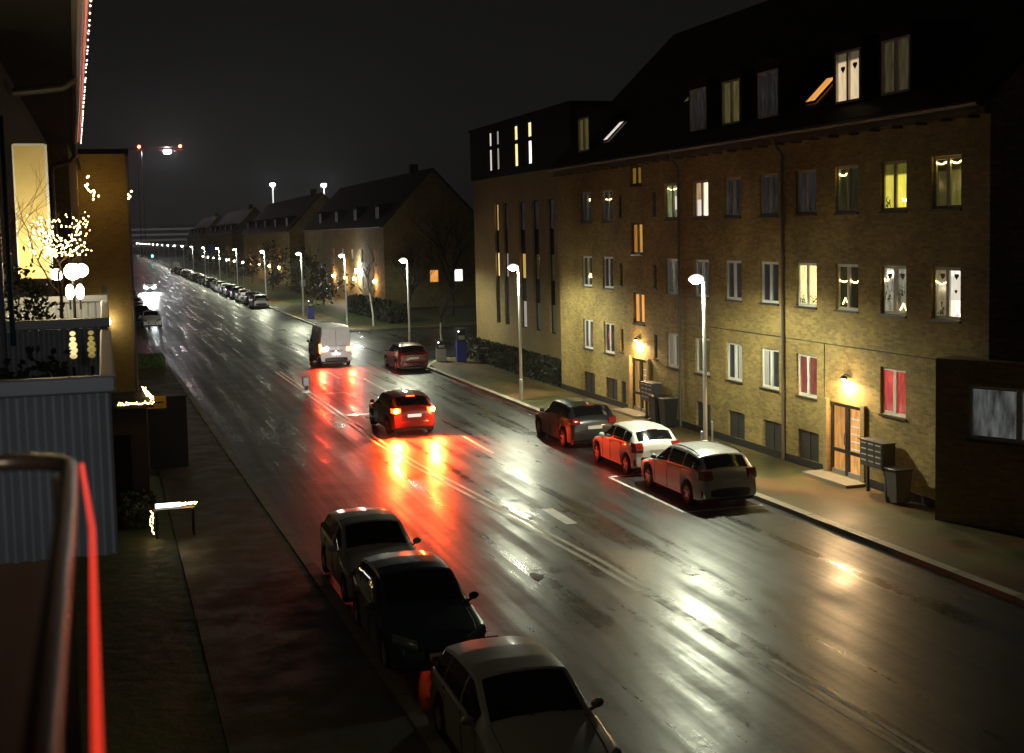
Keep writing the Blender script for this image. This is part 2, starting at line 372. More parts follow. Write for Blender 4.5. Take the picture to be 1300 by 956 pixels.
# ------------------------------------------------------------------ wall with openings (plane normal -X, at x = X)
def facade(mb, X, y0, y1, z0, z1, holes, depth=0.13, mi=0):
    ys = sorted({y0, y1, *[h[0] for h in holes], *[h[1] for h in holes]}); zs = sorted({z0, z1, *[h[2] for h in holes], *[h[3] for h in holes]})
    for a, b in zip(ys, ys[1:]):
        for c, d in zip(zs, zs[1:]):
            cy, cz = (a + b) / 2, (c + d) / 2
            if any(h[0] < cy < h[1] and h[2] < cz < h[3] for h in holes): continue
            mb.face([(X, a, c), (X, b, c), (X, b, d), (X, a, d)], mi)
    for h in holes:
        a, b, c, d = h[:4]; D = X + depth
        mb.face([(X, a, c), (D, a, c), (D, a, d), (X, a, d)], mi); mb.face([(X, b, c), (D, b, c), (D, b, d), (X, b, d)], mi)
        mb.face([(X, a, d), (D, a, d), (D, b, d), (X, b, d)], mi); mb.face([(X, a, c), (D, a, c), (D, b, c), (X, b, c)], mi)

_pane = {}
def pane_mat(key, colL, sL, colR=None, sR=None, var=0.35, top=None):
    """glow put into a pane, for lit rooms and dark glass alike: the two casements show different colours, soft vertical folds"""
    m, n, l, b = newmat('pane_' + key)
    b.inputs['Base Color'].default_value = (0.02, 0.02, 0.02, 1); b.inputs['Roughness'].default_value = 0.07
    tc = n.new('ShaderNodeTexCoord'); sp = n.new('ShaderNodeSeparateXYZ'); l.new(tc.outputs['Generated'], sp.inputs[0])
    gt = n.new('ShaderNodeMath'); gt.operation = 'LESS_THAN'; gt.inputs[1].default_value = 0.5; l.new(sp.outputs['Y'], gt.inputs[0])
    mx = n.new('ShaderNodeMix'); mx.data_type = 'RGBA'; colR = colR or colL; sR = sL if sR is None else sR
    mx.inputs['A'].default_value = (*[c * sL for c in colL], 1); mx.inputs['B'].default_value = (*[c * sR for c in colR], 1); l.new(gt.outputs[0], mx.inputs['Factor'])
    mp = n.new('ShaderNodeMapping'); mp.inputs['Scale'].default_value = (1, 5, 1.2); l.new(tc.outputs['Object'], mp.inputs[0])
    nz = n.new('ShaderNodeTexNoise'); nz.inputs['Scale'].default_value = 1.6; nz.inputs['Detail'].default_value = 3; l.new(mp.outputs[0], nz.inputs['Vector'])
    mr = n.new('ShaderNodeMapRange'); mr.inputs['From Min'].default_value = 0.3; mr.inputs['From Max'].default_value = 0.7; mr.inputs['To Min'].default_value = 1 - var; mr.inputs['To Max'].default_value = 1 + var
    l.new(nz.outputs['Fac'], mr.inputs['Value']); src = mr.outputs[0]
    if top is not None:   # a blind or dark room above a given height of the pane
        g2 = n.new('ShaderNodeMapRange'); g2.inputs['From Min'].default_value = top - 0.02; g2.inputs['From Max'].default_value = top + 0.02
        g2.inputs['To Min'].default_value = 1; g2.inputs['To Max'].default_value = 0.12; l.new(sp.outputs['Z'], g2.inputs['Value'])
        mu = n.new('ShaderNodeMath'); mu.operation = 'MULTIPLY'; l.new(src, mu.inputs[0]); l.new(g2.outputs[0], mu.inputs[1]); src = mu.outputs[0]
    vs = n.new('ShaderNodeVectorMath'); vs.operation = 'SCALE'; l.new(mx.outputs['Result'], vs.inputs[0]); l.new(src, vs.inputs['Scale'])
    l.new(vs.outputs[0], b.inputs['Emission Color']); b.inputs['Emission Strength'].default_value = 1.0
    return m
PM = dict(
    dark=pane_mat('dark', (0.05, 0.048, 0.048), 0.26, None, None, 0.6), darkb=pane_mat('darkb', (0.2, 0.3, 0.4), 0.035),  # unlit panes emit faintly too, glass sheen put into their colour
    grey=pane_mat('grey', (0.5, 0.5, 0.42), 0.065, None, None, 0.6), greyl=pane_mat('greyl', (0.55, 0.55, 0.5), 0.11, (0.4, 0.4, 0.36), 0.08, 0.5),
    curtain=pane_mat('curtain', (0.5, 0.44, 0.4), 0.14, (0.4, 0.33, 0.3), 0.1, 0.6),
    yellow=pane_mat('yellow', (0.85, 0.72, 0.10), 0.75, (0.95, 0.82, 0.10), 0.95, 0.2, 0.72),
    bright=pane_mat('bright', (1.0, 0.85, 0.35), 1.25, (1.0, 0.78, 0.32), 1.5, 0.45),
    green=pane_mat('green', (0.35, 0.40, 0.16), 0.45, (0.3, 0.35, 0.25), 0.5, 0.5),
    peach=pane_mat('peach', (0.8, 0.5, 0.25), 0.5, (1.0, 0.85, 0.6), 1.3, 0.3),
    dimy=pane_mat('dimy', (0.25, 0.22, 0.06), 0.13, (0.35, 0.32, 0.06), 0.28, 0.5, 0.72),
    dimg=pane_mat('dimg', (0.12, 0.12, 0.04), 0.15, (0.1, 0.09, 0.05), 0.12, 0.5),
    orange=pane_mat('orange', (0.75, 0.34, 0.06), 0.42, (0.85, 0.40, 0.07), 0.6, 0.25),
    orange2=pane_mat('orange2', (1.0, 0.42, 0.09), 0.8, (1.0, 0.42, 0.09), 0.95, 0.15),
    orangedim=pane_mat('orangedim', (0.6, 0.35, 0.06), 0.25, (0.6, 0.33, 0.05), 0.3, 0.25),
    red=pane_mat('red', (0.75, 0.08, 0.07), 0.75, (0.7, 0.09, 0.07), 0.6, 0.45), pink=pane_mat('pink', (0.6, 0.12, 0.10), 0.42, (0.62, 0.14, 0.10), 0.4, 0.4),
    redd=pane_mat('redd', (0.2, 0.06, 0.06), 0.12), room=pane_mat('room', (0.55, 0.5, 0.36), 0.42, (0.4, 0.38, 0.26), 0.4, 0.7),
    room2=pane_mat('room2', (0.5, 0.4, 0.2), 0.35, (0.95, 0.9, 0.75), 1.1, 0.35), paper=pane_mat('paper', (0.85, 0.8, 0.65), 0.85, None, None, 0.1),
    cream=pane_mat('creamlit', (0.95, 0.72, 0.42), 0.75, None, None, 0.15, 0.80), dimcream=pane_mat('dimcream', (0.3, 0.24, 0.12), 0.13),
    olive=pane_mat('olive', (0.28, 0.24, 0.08), 0.22), white=pane_mat('whitelit', (1, 0.95, 0.85), 1.6, None, None, 0.1),
    yell2=pane_mat('yell2', (1, 0.8, 0.35), 1.3, None, None, 0.25), pearl=pane_mat('pearl', (0.85, 0.74, 0.66), 0.95, None, None, 0.1), gpearl=pane_mat('gpearl', (0.6, 0.56, 0.5), 0.5, None, None, 0.1),
    door=pane_mat('doorlit', (0.95, 0.42, 0.10), 0.62, (1.0, 0.48, 0.13), 0.75, 0.3), doorr=pane_mat('doorlit2', (0.8, 0.45, 0.1), 0.35, (0.9, 0.5, 0.12), 0.45, 0.3),
    annexw=pane_mat('annexw', (0.4, 0.42, 0.40), 0.15, None, None, 0.7),
    amber=pane_mat('amber', (0.9, 0.6, 0.2), 0.55, None, None, 0.2),
)
def window(parent, X, yc, z0, z1, w, pane, frame='white', sill=True, mull=1, name='window', label=None, recess=0.08, bar=0.085):
    y0, y1 = yc - w / 2, yc + w / 2; P = X + recess
    mb = MB(); mb.face([(P + 0.03, y0, z0), (P + 0.03, y1, z0), (P + 0.03, y1, z1), (P + 0.03, y0, z1)])
    p = mb.build(name, PM[pane] if pane in PM else M[pane], parent)
    if label: p['label'] = label
    f = MB()
    f.box(P - 0.01, P + 0.05, y0, y1, z0, z0 + bar); f.box(P - 0.01, P + 0.05, y0, y1, z1 - bar, z1)
    f.box(P - 0.01, P + 0.05, y0, y0 + bar, z0 + bar, z1 - bar); f.box(P - 0.01, P + 0.05, y1 - bar, y1, z0 + bar, z1 - bar)
    for k in range(mull):
        c = y0 + w * (k + 1) / (mull + 1); f.box(P - 0.018, P + 0.05, c - bar * 0.8, c + bar * 0.8, z0 + bar, z1 - bar)
    f.build('frame', frame, p)
    if sill:
        s = MB(); s.box(X - 0.05, X + recess - 0.012, y0 - 0.03, y1 + 0.03, z0 - 0.06, z0 - 0.004); s.build('sill', 'slate', p)
    return p
def heart(mb, X, y, z, r):
    pts = []
    for i in range(16):
        t = 2 * math.pi * i / 16; pts.append((16 * math.sin(t) ** 3 / 17 * r, (13 * math.cos(t) - 5 * math.cos(2 * t) - 2 * math.cos(3 * t) - math.cos(4 * t)) / 17 * r))
    mb.face([(X, y + a, z + b) for a, b in pts]); mb.face([(X + 0.02, y + a, z + b) for a, b in reversed(pts)])
    for (a, b), (c, d) in zip(pts, pts[1:] + pts[:1]): mb.face([(X, y + a, z + b), (X, y + c, z + d), (X + 0.02, y + c, z + d), (X + 0.02, y + a, z + b)])

# ------------------------------------------------------------------ main apartment building
FX = 20.3
bld = thing('apartment_building', 'long yellow brick apartment block with many lit windows beside the wet street', 'building', (0, 0, 0))
cols = [53.7, 51.2, 44.7, 42.2, 39.75, 37.25, 34.95, 32.7, 30.4, 28.1]
WW = 1.2
rows = {1: (7.83, 9.16), 2: (5.03, 6.36), 3: (2.27, 3.57)}
spec = {
 1: ['darkb', 'darkb', 'green', 'peach', 'dark', 'dark', 'dark', 'dimg', 'yellow', 'dimy'],
 2: ['dimg', 'dark', 'grey', 'grey', 'dark', 'dark', 'bright', 'dimg', 'room', 'room2'],
 3: ['greyl', 'redd', 'curtain', 'olive', 'grey', 'greyl', 'pink', None, 'red', None]}
holes = []
for r, (a, b) in rows.items():
    for c, k in zip(cols, spec[r]):
        if k: holes.append((c - WW / 2, c + WW / 2, a, b))
stair = [(48.1, 9.25, 10.05, 'orangedim', 'dull'), (48.05, 6.49, 7.75, 'orange', 'x'), (47.95, 3.72, 4.97, 'orange2', 'x')]
stair[0] = (48.1, 9.22, 10.0, 'orangedim', 'x')
for y, a, b, k, q in stair: holes.append((y - 0.58, y + 0.58, a, b))
slots = [(49.75, 0.3), (46.3, 0.3)]
for y, w in slots:
    for a, b in ((8.0, 8.9), (5.2, 6.1), (2.45, 3.4)): holes.append((y - w / 2, y + w / 2, a, b))
base = [(53.6, 1.3), (51.0, 1.3), (49.65, 0.45), (42.15, 1.15), (39.6, 1.2), (37.1, 1.2), (34.85, 1.2)]
for y, w in base: holes.append((y - w / 2, y + w / 2, 0.32, 1.22))
doors = [(47.9, 1.7), (32.75, 1.75)]
for y, w in doors: holes.append((y - w / 2, y + w / 2, 0.2, 2.3))
Y0, Y1 = 26.4, 57.3
mb = MB(); facade(mb, FX, Y0, Y1, 0.0, 10.35, holes)
mb.face([(FX, Y1, 0), (32.3, Y1, 0), (32.3, Y1, 10.35), (FX, Y1, 10.35)]); mb.face([(32.3, Y0, 0), (32.3, Y1, 0), (32.3, Y1, 10.35), (32.3, Y0, 10.35)])
mb.build('facade_wall', 'brick', bld)
RXm, RZm = 26.3, 16.4
for (Y, n) in ((Y0, 1), (Y1, 0)):
    mb = MB()
    if n: mb.face([(FX, Y, 0), (32.3, Y, 0), (32.3, Y, 10.35), (RXm, Y, RZm), (FX, Y, 10.35)])
    else: mb.face([(FX, Y, 10.352), (32.3, Y, 10.352), (RXm, Y, RZm)])
    mb.build('gable_wall', 'brick', bld)
mb = MB()
def roofslab(mb, y0, y1, x0=FX - 0.35, z0=10.42, xr=RXm, zr=RZm + 0.25, x1=32.65, t=0.16):
    for (xa, xb) in ((x0, xr), (x1, xr)):
        P = [(xa, z0), (xb, zr), (xb, zr - t), (xa, z0 - t)]
        for i in range(4):
            a, b = P[i], P[(i + 1) % 4]; mb.face([(a[0], y0, a[1]), (b[0], y0, b[1]), (b[0], y1, b[1]), (a[0], y1, a[1])])
        for y in (y0, y1): mb.face([(p[0], y, p[1]) for p in P])
roofslab(mb, Y0 - 0.15, Y1 + 0.1)
roof = mb.build('roof', 'roof', bld)
c_ = MB()
for y in (33.6, 46.2): c_.box(RXm - 0.45, RXm + 0.45, y - 0.6, y + 0.6, RZm - 0.6, RZm + 1.2)
for y in (33.6,): pass
c1 = MB(); c1.box(RXm - 0.4, RXm + 0.4, 46, 47.2, RZm - 0.5, RZm + 1.1); c1.build('chimney', 'brick_r', roof)
mb = MB(); mb.box(FX - 0.22, FX - 0.002, Y0 - 0.05, Y1, 10.05, 10.22)
y = Y0 + 0.4
while y < Y1:
    mb.box(FX - 0.34, FX - 0.003, y, y + 0.12, 9.98, 10.048); y += 1.05
mb.build('cornice', 'trim', bld)
mb = MB(); mb.tube([(FX - 0.42, Y0 - 0.1, 10.30), (FX - 0.42, Y1, 10.30)], 0.075, 8); mb.build('gutter', 'zinc', bld)
for y in (43.9, 36.25):
    mb = MB(); mb.tube([(FX - 0.42, y, 10.28), (FX - 0.30, y, 9.95), (FX - 0.09, y, 9.7), (FX - 0.09, y, 0.15)], 0.05, 8)
    for z in (1.5, 3.9, 6.7, 9.2): mb.tube([(FX - 0.09, y, z), (FX - 0.09, y, z + 0.06)], 0.062, 8)
    mb.build('downpipe', 'zinc', bld)
# thin cable along the wall above the ground floor
mb = MB(); mb.tube([(FX - 0.012, 28.0, 3.98), (FX - 0.012, 34.3, 3.99), (FX - 0.012, 45, 4.0)], 0.014, 5); mb.tube([(FX - 0.012, 33.9, 3.98), (FX - 0.012, 33.9, 1.4)], 0.014, 5)
mb.build('wall_cable', 'slate', bld)
# plinth
mb = MB(); yy = Y0
for y0, y1 in sorted([(y - w / 2, y + w / 2) for y, w in doors]):
    mb.box(FX - 0.04, FX - 0.002, yy, y0 - 0.05, 0.0, 0.34); yy = y1 + 0.05
mb.box(FX - 0.04, FX - 0.002, yy, Y1, 0, 0.34)
mb.build('plinth', 'plinth', bld)
WIN = {}
for r, (a, b) in rows.items():
    for i, (c, k) in enumerate(zip(cols, spec[r])):
        if not k: continue
        fr = 'white' if r == 3 else 'dframe'
        if r == 2 and i in (2, 4, 5, 6, 0, 1, 3): fr = 'white'
        if (r, i) in ((1, 3),): fr = 'dframe'
        WIN[(r, i)] = window(bld, FX, c, a, b, WW, k, fr)
for y, a, b, k, q in stair: window(bld, FX, y, a, b, 1.16, k, 'trim')
for y, w in slots:
    for a, b in ((8.0, 8.9), (5.2, 6.1), (2.45, 3.4)): window(bld, FX, y, a, b, w, 'dark', 'slate', mull=0, bar=0.03)
for y, w in base:
    mb = MB(); mb.box(FX + 0.07, FX + 0.12, y - w / 2, y + w / 2, 0.32, 1.22); mb.box(FX + 0.05, FX + 0.069, y - 0.02, y + 0.02, 0.34, 1.2)
    mb.build('basement_shutter', 'slate', bld)
for (wk, k2) in (((1, 8), 1),): WIN[wk]['label'] = 'brightly lit yellow window'
WIN[(3, 8)]['label'] = 'window with glowing red curtains'; WIN[(2, 6)]['label'] = 'bright warm lit window'
# things in the windows: ornaments, plants, light strings
def items(key, what):
    p = WIN[key]; r, i = key; a, b = rows[r]; c = cols[i]; X = FX + 0.085
    for kind, *arg in what:
        mb = MB()
        if kind == 'hearts':
            for dy, dz, s in arg[0]: mb = MB(); heart(mb, X, c + dy, a + dz, s); mb.build('heart_ornament', 'heart', p)
        elif kind == 'string':
            dy0, dy1, dz = arg
            for k in range(9):
                t = k / 8; mb.ball((X, c + dy0 + (dy1 - dy0) * t, a + dz - 0.05 * math.sin(math.pi * t) + rnd.uniform(-.015, .015)), 0.018, 6)
            mb.build('light_string', 'bulbs', p)
        elif kind == 'arch':
            dy, dz = arg
            mb.tube([(X, c + dy + q / 3 * .13, a + dz + 0.16 * (1 - abs(q / 3))) for q in range(-3, 4)], .006, 4)
            for k in range(7):
                t = (k - 3) / 3; mb.ball((X, c + dy + t * 0.13, a + dz + 0.16 * (1 - abs(t))), 0.018, 6)
            mb.build('candle_arch', 'bulbs', p)
        elif kind == 'plant':
            dy, dz, s = arg
            for k in range(26):
                y = c + dy + rnd.gauss(0, s * 0.4); z = a + dz + abs(rnd.gauss(0, s * 0.6)); d = 0.05
                mb.face([(X, y, z), (X, y + d, z + d * 0.6), (X, y + d * 0.3, z + d * 1.5)])
            mb.build('window_plant', 'leafg', p, fixn=False)
        elif kind == 'paper':
            dy, dz, w, h, pm = arg
            mb.box(X + 0.008, X + 0.012, c + dy - w / 2, c + dy + w / 2, a + dz, a + dz + h); mb.build('blind', PM[pm], p)
        elif kind == 'curtain':
            dy, w, mat = arg
            P = [[(X + 0.01 + 0.012 * math.sin(j * 1.7), c + dy - w / 2 + w * j / 12, z) for j in range(13)] for z in (a + 0.06, b - 0.06)]
            mb.grid(P); mb.build('curtain', mat, p, smooth=True, fixn=False)
M['bulbs'] = emis('window_bulbs', (1.0, 0.75, 0.25), 12)
M['sheer'] = emis('sheer_curtain', (0.6, 0.5, 0.42), 0.12, (0.4, 0.38, 0.35))
items((1, 8), [('plant', 0.35, 0.08, 0.2), ('string', -0.5, -0.3, 0.3)])
items((1, 9), [('string', 0.1, 0.5, 1.18), ('string', -0.5, -0.08, 1.18)]); items((1, 7), [('string', 0.1, 0.5, 1.1)])
items((1, 2), [('string', -0.4, 0.45, 1.15), ('paper', -0.3, 0.35, 0.3, 0.5, 'pearl')]); items((1, 3), [('paper', 0.3, 0.06, 0.3, 0.6, 'pearl')])
items((2, 6), [('plant', 0.3, 0.07, 0.22), ('plant', -0.35, 0.08, 0.25)])
items((2, 7), [('string', 0.1, 0.5, 0.85), ('string', -0.45, -0.1, 0.85), ('arch', 0.2, 0.18)])
items((2, 8), [('hearts', ((0.3, 1.05, 0.1), (-0.3, 1.05, 0.1))), ('plant', 0.3, 0.35, 0.25), ('plant', -0.3, 0.5, 0.2), ('arch', -0.35, 0.15), ('string', 0.35, 0.52, 0.95)])
items((2, 9), [('hearts', ((0.25, 1.1, 0.09), (-0.32, 1.1, 0.09), (-0.3, 0.72, 0.06))), ('arch', -0.35, 0.12), ('plant', 0.25, 0.08, 0.2), ('string', 0.05, 0.5, 0.95), ('paper', -0.3, 0.5, 0.42, 0.6, 'paper')])
items((3, 0), [('curtain', 0.05, 0.35, 'sheer')]); items((3, 2), [('curtain', 0.3, 0.5, 'sheer'), ('curtain', -0.35, 0.3, 'sheer')])
items((3, 5), [('curtain', 0.35, 0.3, 'sheer')]); items((3, 4), [('curtain', -0.3, 0.3, 'sheer')])
items((2, 0), [('arch', -0.2, 0.4)]); items((1, 0), [('string', -0.3, -0.25, 1.0)]); items((1, 1), [('string', -0.3, 0.3, 0.95)])
# dormers
def dormer(y, pane, fr='dframe', hearts=False):
    w = 1.35; z0, z1 = 10.95, 12.42; X = FX + 0.12
    d = MB(); x_back = lambda z: FX - 0.35 + (z - 10.42) / (16.65 - 10.42) * (RXm - FX + 0.35)
    zt = z1 + 0.25; zb = z0 - 0.25
    for s in (-1, 1):
        yy = y + s * (w / 2 + 0.1); y2 = y + s * (w / 2)
        P = [(X, yy, zb), (X, yy, zt), (x_back(zt), yy, zt), (max(X + .02, x_back(zb) + 0.05), yy, zb)]; d.face(P); d.face([(a, y2, c) for a, b, c in P])
        d.face([(X, yy, zb), (X, y2, zb), (X, y2, zt), (X, yy, zt)])
    d.box(X, X + 0.08, y - w / 2, y + w / 2, zb, z0); d.box(X, X + 0.08, y - w / 2, y + w / 2, z1, zt)
    d.box(X - 0.05, x_back(zt) + 0.3, y - w / 2 - 0.12, y + w / 2 + 0.12, zt + 0.003, zt + 0.1)
    o = d.build('dormer', 'clad', bld)
    mb = MB(); mb.face([(X + 0.08, y - 0.62, z0), (X + 0.08, y + 0.62, z0), (X + 0.08, y + 0.62, z1), (X + 0.08, y - 0.62, z1)]); mb.build('window', PM[pane], o)
    f = MB()
    for a, b, c, e in ((y - 0.66, y + 0.66, z0, z0 + 0.07), (y - 0.66, y + 0.66, z1 - 0.07, z1), (y - 0.66, y - 0.59, z0 + 0.07, z1 - 0.07), (y + 0.59, y + 0.66, z0 + 0.07, z1 - 0.07), (y - 0.05, y + 0.05, z0 + 0.07, z1 - 0.07)):
        f.box(X + 0.0, X + 0.078, a, b, c, e)
    f.build('window_frame', fr, o)
    if hearts:
        for dy, dz in ((.3, .5), (-.32, .45)): h = MB(); heart(h, X + 0.04, y + dy, z1 - dz, 0.11); h.build('heart_ornament', 'heart', o)
dormer(54.15, 'olive'); dormer(42.6, 'dark', 'white'); dormer(40.05, 'olive'); dormer(37.5, 'dark', 'white'); dormer(32.85, 'cream', 'dframe', True); dormer(30.5, 'dimcream')
# skylights in the slope
def skylight(y, zlo, zhi, pane):
    g = lambda z: FX - 0.35 + (z - 10.42) / (16.65 - 10.42) * (RXm - FX + 0.35)
    mb = MB(); n = Vector((-(16.65 - 10.42), 0, (RXm - FX + 0.35))).normalized() * 0.05
    P = [Vector((g(zlo), y - 0.35, zlo)), Vector((g(zlo), y + 0.35, zlo)), Vector((g(zhi), y + 0.35, zhi)), Vector((g(zhi), y - 0.35, zhi))]
    mb.face([p + n for p in P]); o = mb.build('skylight', PM[pane], roof)
    f = MB(); c = [p + n * 1.3 for p in P]
    for a, b in zip(c, c[1:] + c[:1]): f.tube([a, b], 0.04, 4)
    f.build('frame', 'clad', o)
skylight(52.5, 11.25, 12.1, 'pearl'); skylight(35.35, 11.15, 11.95, 'orange2'); skylight(46.6, 12.3, 12.6, 'olive')
# doors
for di, (y, w) in enumerate(doors):
    pm = 'door' if di == 1 else 'doorr'
    y0, y1 = y - w / 2, y + w / 2
    mb = MB(); mb.face([(FX + 0.11, y0, 0.2), (FX + 0.11, y1, 0.2), (FX + 0.11, y1, 2.3), (FX + 0.11, y0, 2.3)]); dr = mb.build('door', PM[pm], bld)
    f = MB()
    for a, b, c, e in ((y0, y1, 2.2, 2.3), (y0, y0 + 0.1, 0.2, 2.2), (y1 - 0.1, y1, 0.2, 2.2), (y - 0.09, y + 0.09, 0.2, 2.2), (y0 + 0.1, y - 0.09, 0.85, 0.95), (y + 0.09, y1 - 0.1, 0.85, 0.95)):
        f.box(FX + 0.03, FX + 0.10, a, b, c, e)
    f.build('door_frame', 'black', dr)
    k = MB(); k.box(FX + 0.02, FX + 0.1, y0 + 0.1, y - 0.09, 0.2, 0.33); k.box(FX + 0.02, FX + 0.1, y + 0.09, y1 - 0.1, 0.2, 0.33); k.build('kick_plate', 'steel', dr)
    h = MB(); h.tube([(FX - 0.02, y - 0.05, 1.1), (FX - 0.02, y - 0.05, 1.45)], 0.015, 6); h.tube([(FX - 0.02, y + 0.05, 1.1), (FX - 0.02, y + 0.05, 1.45)], 0.015, 6); h.build('handle', 'chrome', dr)
    # staircase seen through the glass
    st = MB()
    for q in range(5): st.box(FX + 0.102, FX + 0.108, y0 + 0.12, y - 0.12, 1.0 + q * 0.22, 1.03 + q * 0.22)
    st.build('stair_tread', PM['paper'], dr)
    # raised brick jambs and step
    sb = MB(); sb.box(FX - 0.75, FX - 0.045, y0 - 0.35, y1 + 0.35, 0.1, 0.2); sb.build('door_step', 'step', bld)
    for ya in (y0 - 0.22, y1 + 0.02): jb = MB(); jb.box(FX - 0.10, FX - 0.003, ya, ya + .2, 0.2, 2.38); jb.build('door_jamb', 'brick2', bld)
# block at the far end (set back, strip windows, dark penthouse)
BX = 21.5
b2 = thing('stair_block', 'yellow brick block with tall strip windows and dark top storey', 'building')
strips = [(71.3, 0.8), (69.6, 0.8), (66.6, 1.05), (64.3, 1.05), (61.9, 0.95)]
lit = [['amber', 'yell2', 'grey'], ['dark', 'gpearl', 'grey'], ['dark', 'amber', 'gpearl'], ['dark', 'dimg', 'grey'], ['dark', 'dimg', 'grey']]
zz = [(7.55, 9.1), (4.95, 6.35), (2.3, 3.8)]
holes = []
for (y, w) in strips: holes.append((y - w / 2, y + w / 2, 2.3, 9.1))
mb = MB(); facade(mb, BX, 57.3, 76.0, 0, 10.6, holes, 0.2)
mb.face([(BX, 76, 0), (32.3, 76, 0), (32.3, 76, 10.6), (BX, 76, 10.6)]); mb.face([(BX, 57.31, 0), (32.3, 57.31, 0), (32.3, 57.31, 10.6), (BX, 57.31, 10.6)]); mb.face([(BX, 57.3, 10.6), (32.3, 57.3, 10.6), (32.3, 76, 10.6), (BX, 76, 10.6)])
mb.build('brick_wall', 'brick2', b2)
for (y, w), L in zip(strips, lit):
    for (a, b), k in zip(zz, L):
        window(b2, BX + 0.06, y, a, b, w, k, 'clad', sill=False, mull=0, bar=0.05)
    for a, b in ((6.35, 7.55), (3.8, 4.95)):
        mb = MB(); mb.box(BX + 0.12, BX + 0.18, y - w / 2, y + w / 2, a, b); mb.build('spandrel_panel', 'clad', b2)
mb = MB(); pw = [(72.2, .8), (70.75, .8), (67.35, .9), (65.0, .9)]
ph = [(y - w / 2, y + w / 2, 10.95, 13.25) for y, w in pw]
facade(mb, BX - 0.05, 58.6, 76.3, 10.62, 13.5, ph, 0.15); mb.face([(BX - .05, 58.6, 10.62), (32, 58.6, 10.62), (32, 58.6, 13.5), (BX - .05, 58.6, 13.5)])
mb.face([(BX - .05, 76.3, 10.62), (32, 76.3, 10.62), (32, 76.3, 13.5), (BX - .05, 76.3, 13.5)])
mb.box(BX - 0.12, 32.1, 58.5, 76.4, 13.503, 13.62); mb.build('penthouse_wall', 'clad', b2)
for (y, w), (lo, hi) in zip(pw, (('pearl', 'pearl'), ('gpearl', 'gpearl'), ('yell2', 'yell2'), ('white', 'yell2'))):
    window(b2, BX - 0.03, y, 10.95, 12.3, w, lo, 'clad', sill=False, mull=0); window(b2, BX - 0.03, y, 12.35, 13.25, w, hi, 'clad', sill=False, mull=0)
mb = MB(); mb.box(BX - 0.03, BX - 0.004, 57.6, 58.6, 2.5, 3.2); tag(mb.build('wall_sign', 'signw'), 'small blank pale sign plate on the brick wall by the building corner', 'sign')
mb = MB(); mb.tube([(BX - 0.1, 57.45, 10.3), (BX - 0.1, 57.45, 0.1)], 0.05, 8); mb.build('downpipe', 'zinc', b2)

# ------------------------------------------------------------------ dark annex on the right
ax = thing('annex_building', 'dark single-storey brick annex with a pale framed window at the right edge', 'building', (19.45, 27.3, 0), R(26))
mb = MB(); facade(mb, 0, -7.5, 0, 0, 4.1, [(-3.35, -.85, 2.25, 3.55)]); mb.face([(0, 0, 0), (5, 0, 0), (5, 0, 4.1), (0, 0, 4.1)]); mb.face([(0, -7.5, 0), (5, -7.5, 0), (5, -7.5, 4.1), (0, -7.5, 4.1)])
mb.build('annex_wall', 'brick_d', ax)
mb = MB(); mb.box(0.0, 5.0, -7.5, 0, 4.103, 4.16); mb.build('flat_roof', 'brick_d', ax)
window(ax, 0, -2.1, 2.25, 3.55, 2.5, 'annexw', 'annexf')

# ------------------------------------------------------------------ door lamps, mailboxes, bins, bollards along the right pavement
def door_lamp(y, label):
    t = thing('wall_lamp', label, 'lamp', (FX, y, 3.05))
    a = MB(); a.tube([(0, 0, 0.12), (-0.14, 0, 0.16), (-0.17, 0, 0.08)], 0.018, 6); a.build('bracket', 'black', t)
    s = MB(); s.lathe([(0.02, 0.12), (0.07, 0.10), (0.12, 0.03), (0.118, 0.025), (0.06, 0.09), (0.01, 0.1)], (-0.17, 0, 0), 'z', 16); s.build('lamp_shade', 'black', t, smooth=True)
    b = MB(); b.ball((-0.17, 0, 0.02), 0.055, 10); b.build('bulb', 'doorbulb', t, smooth=True)
    lamp('door_light', 'SPOT', (-0.17, 0, -0.05), 420, (1.0, 0.66, 0.32), t, 0.06, None, (0, 0, 0), R(178), 0.15)
    lamp('door_glow', 'POINT', (-0.34, 0, -0.02), 45, (1.0, 0.66, 0.32), t, 0.06)
door_lamp(32.6, 'glowing wall lamp above the lit orange double doors by the mailboxes')
door_lamp(47.9, 'glowing wall lamp above the farther entrance door with orange stair windows')
def mailboxes(y, label, cols_=3, rows_=4):
    t = thing('mailbox_unit', label, 'mailboxes', (FX - 0.55, y, 0.11))
    mb = MB(); mb.box(0, 0.4, -0.55, 0.55, 0.75, 1.45); mb.build('box_body', 'metalbox', t, bevel=0.01)
    mb = MB(); mb.box(-0.03, 0.43, -0.58, 0.58, 1.452, 1.48); mb.build('lid', 'metalbox', t)
    for i in range(cols_):
        for j in range(rows_):
            yy = -0.5 + i * 0.345; z = 0.8 + j * 0.16
            d = MB(); d.box(-0.012, -0.001, yy, yy + 0.31, z, z + 0.14); o = d.build('mailbox_door', 'metalbox', t)
            l_ = MB(); l_.box(-0.018, -0.013, yy + 0.03, yy + 0.28, z + 0.10, z + 0.13); l_.build('name_label', 'label', o)
            # end face towards the camera
    for yy in (-0.45, 0.45):
        p = MB(); p.box(0.15, 0.22, yy - 0.03, yy + 0.03, 0, 0.749); p.build('leg', 'metalbox', t)
mailboxes(30.6, 'grey mailbox stand with rows of slots right of the lit orange doors')
mailboxes(46.0, 'grey mailbox stand between the farther entrance and the parked dark car')
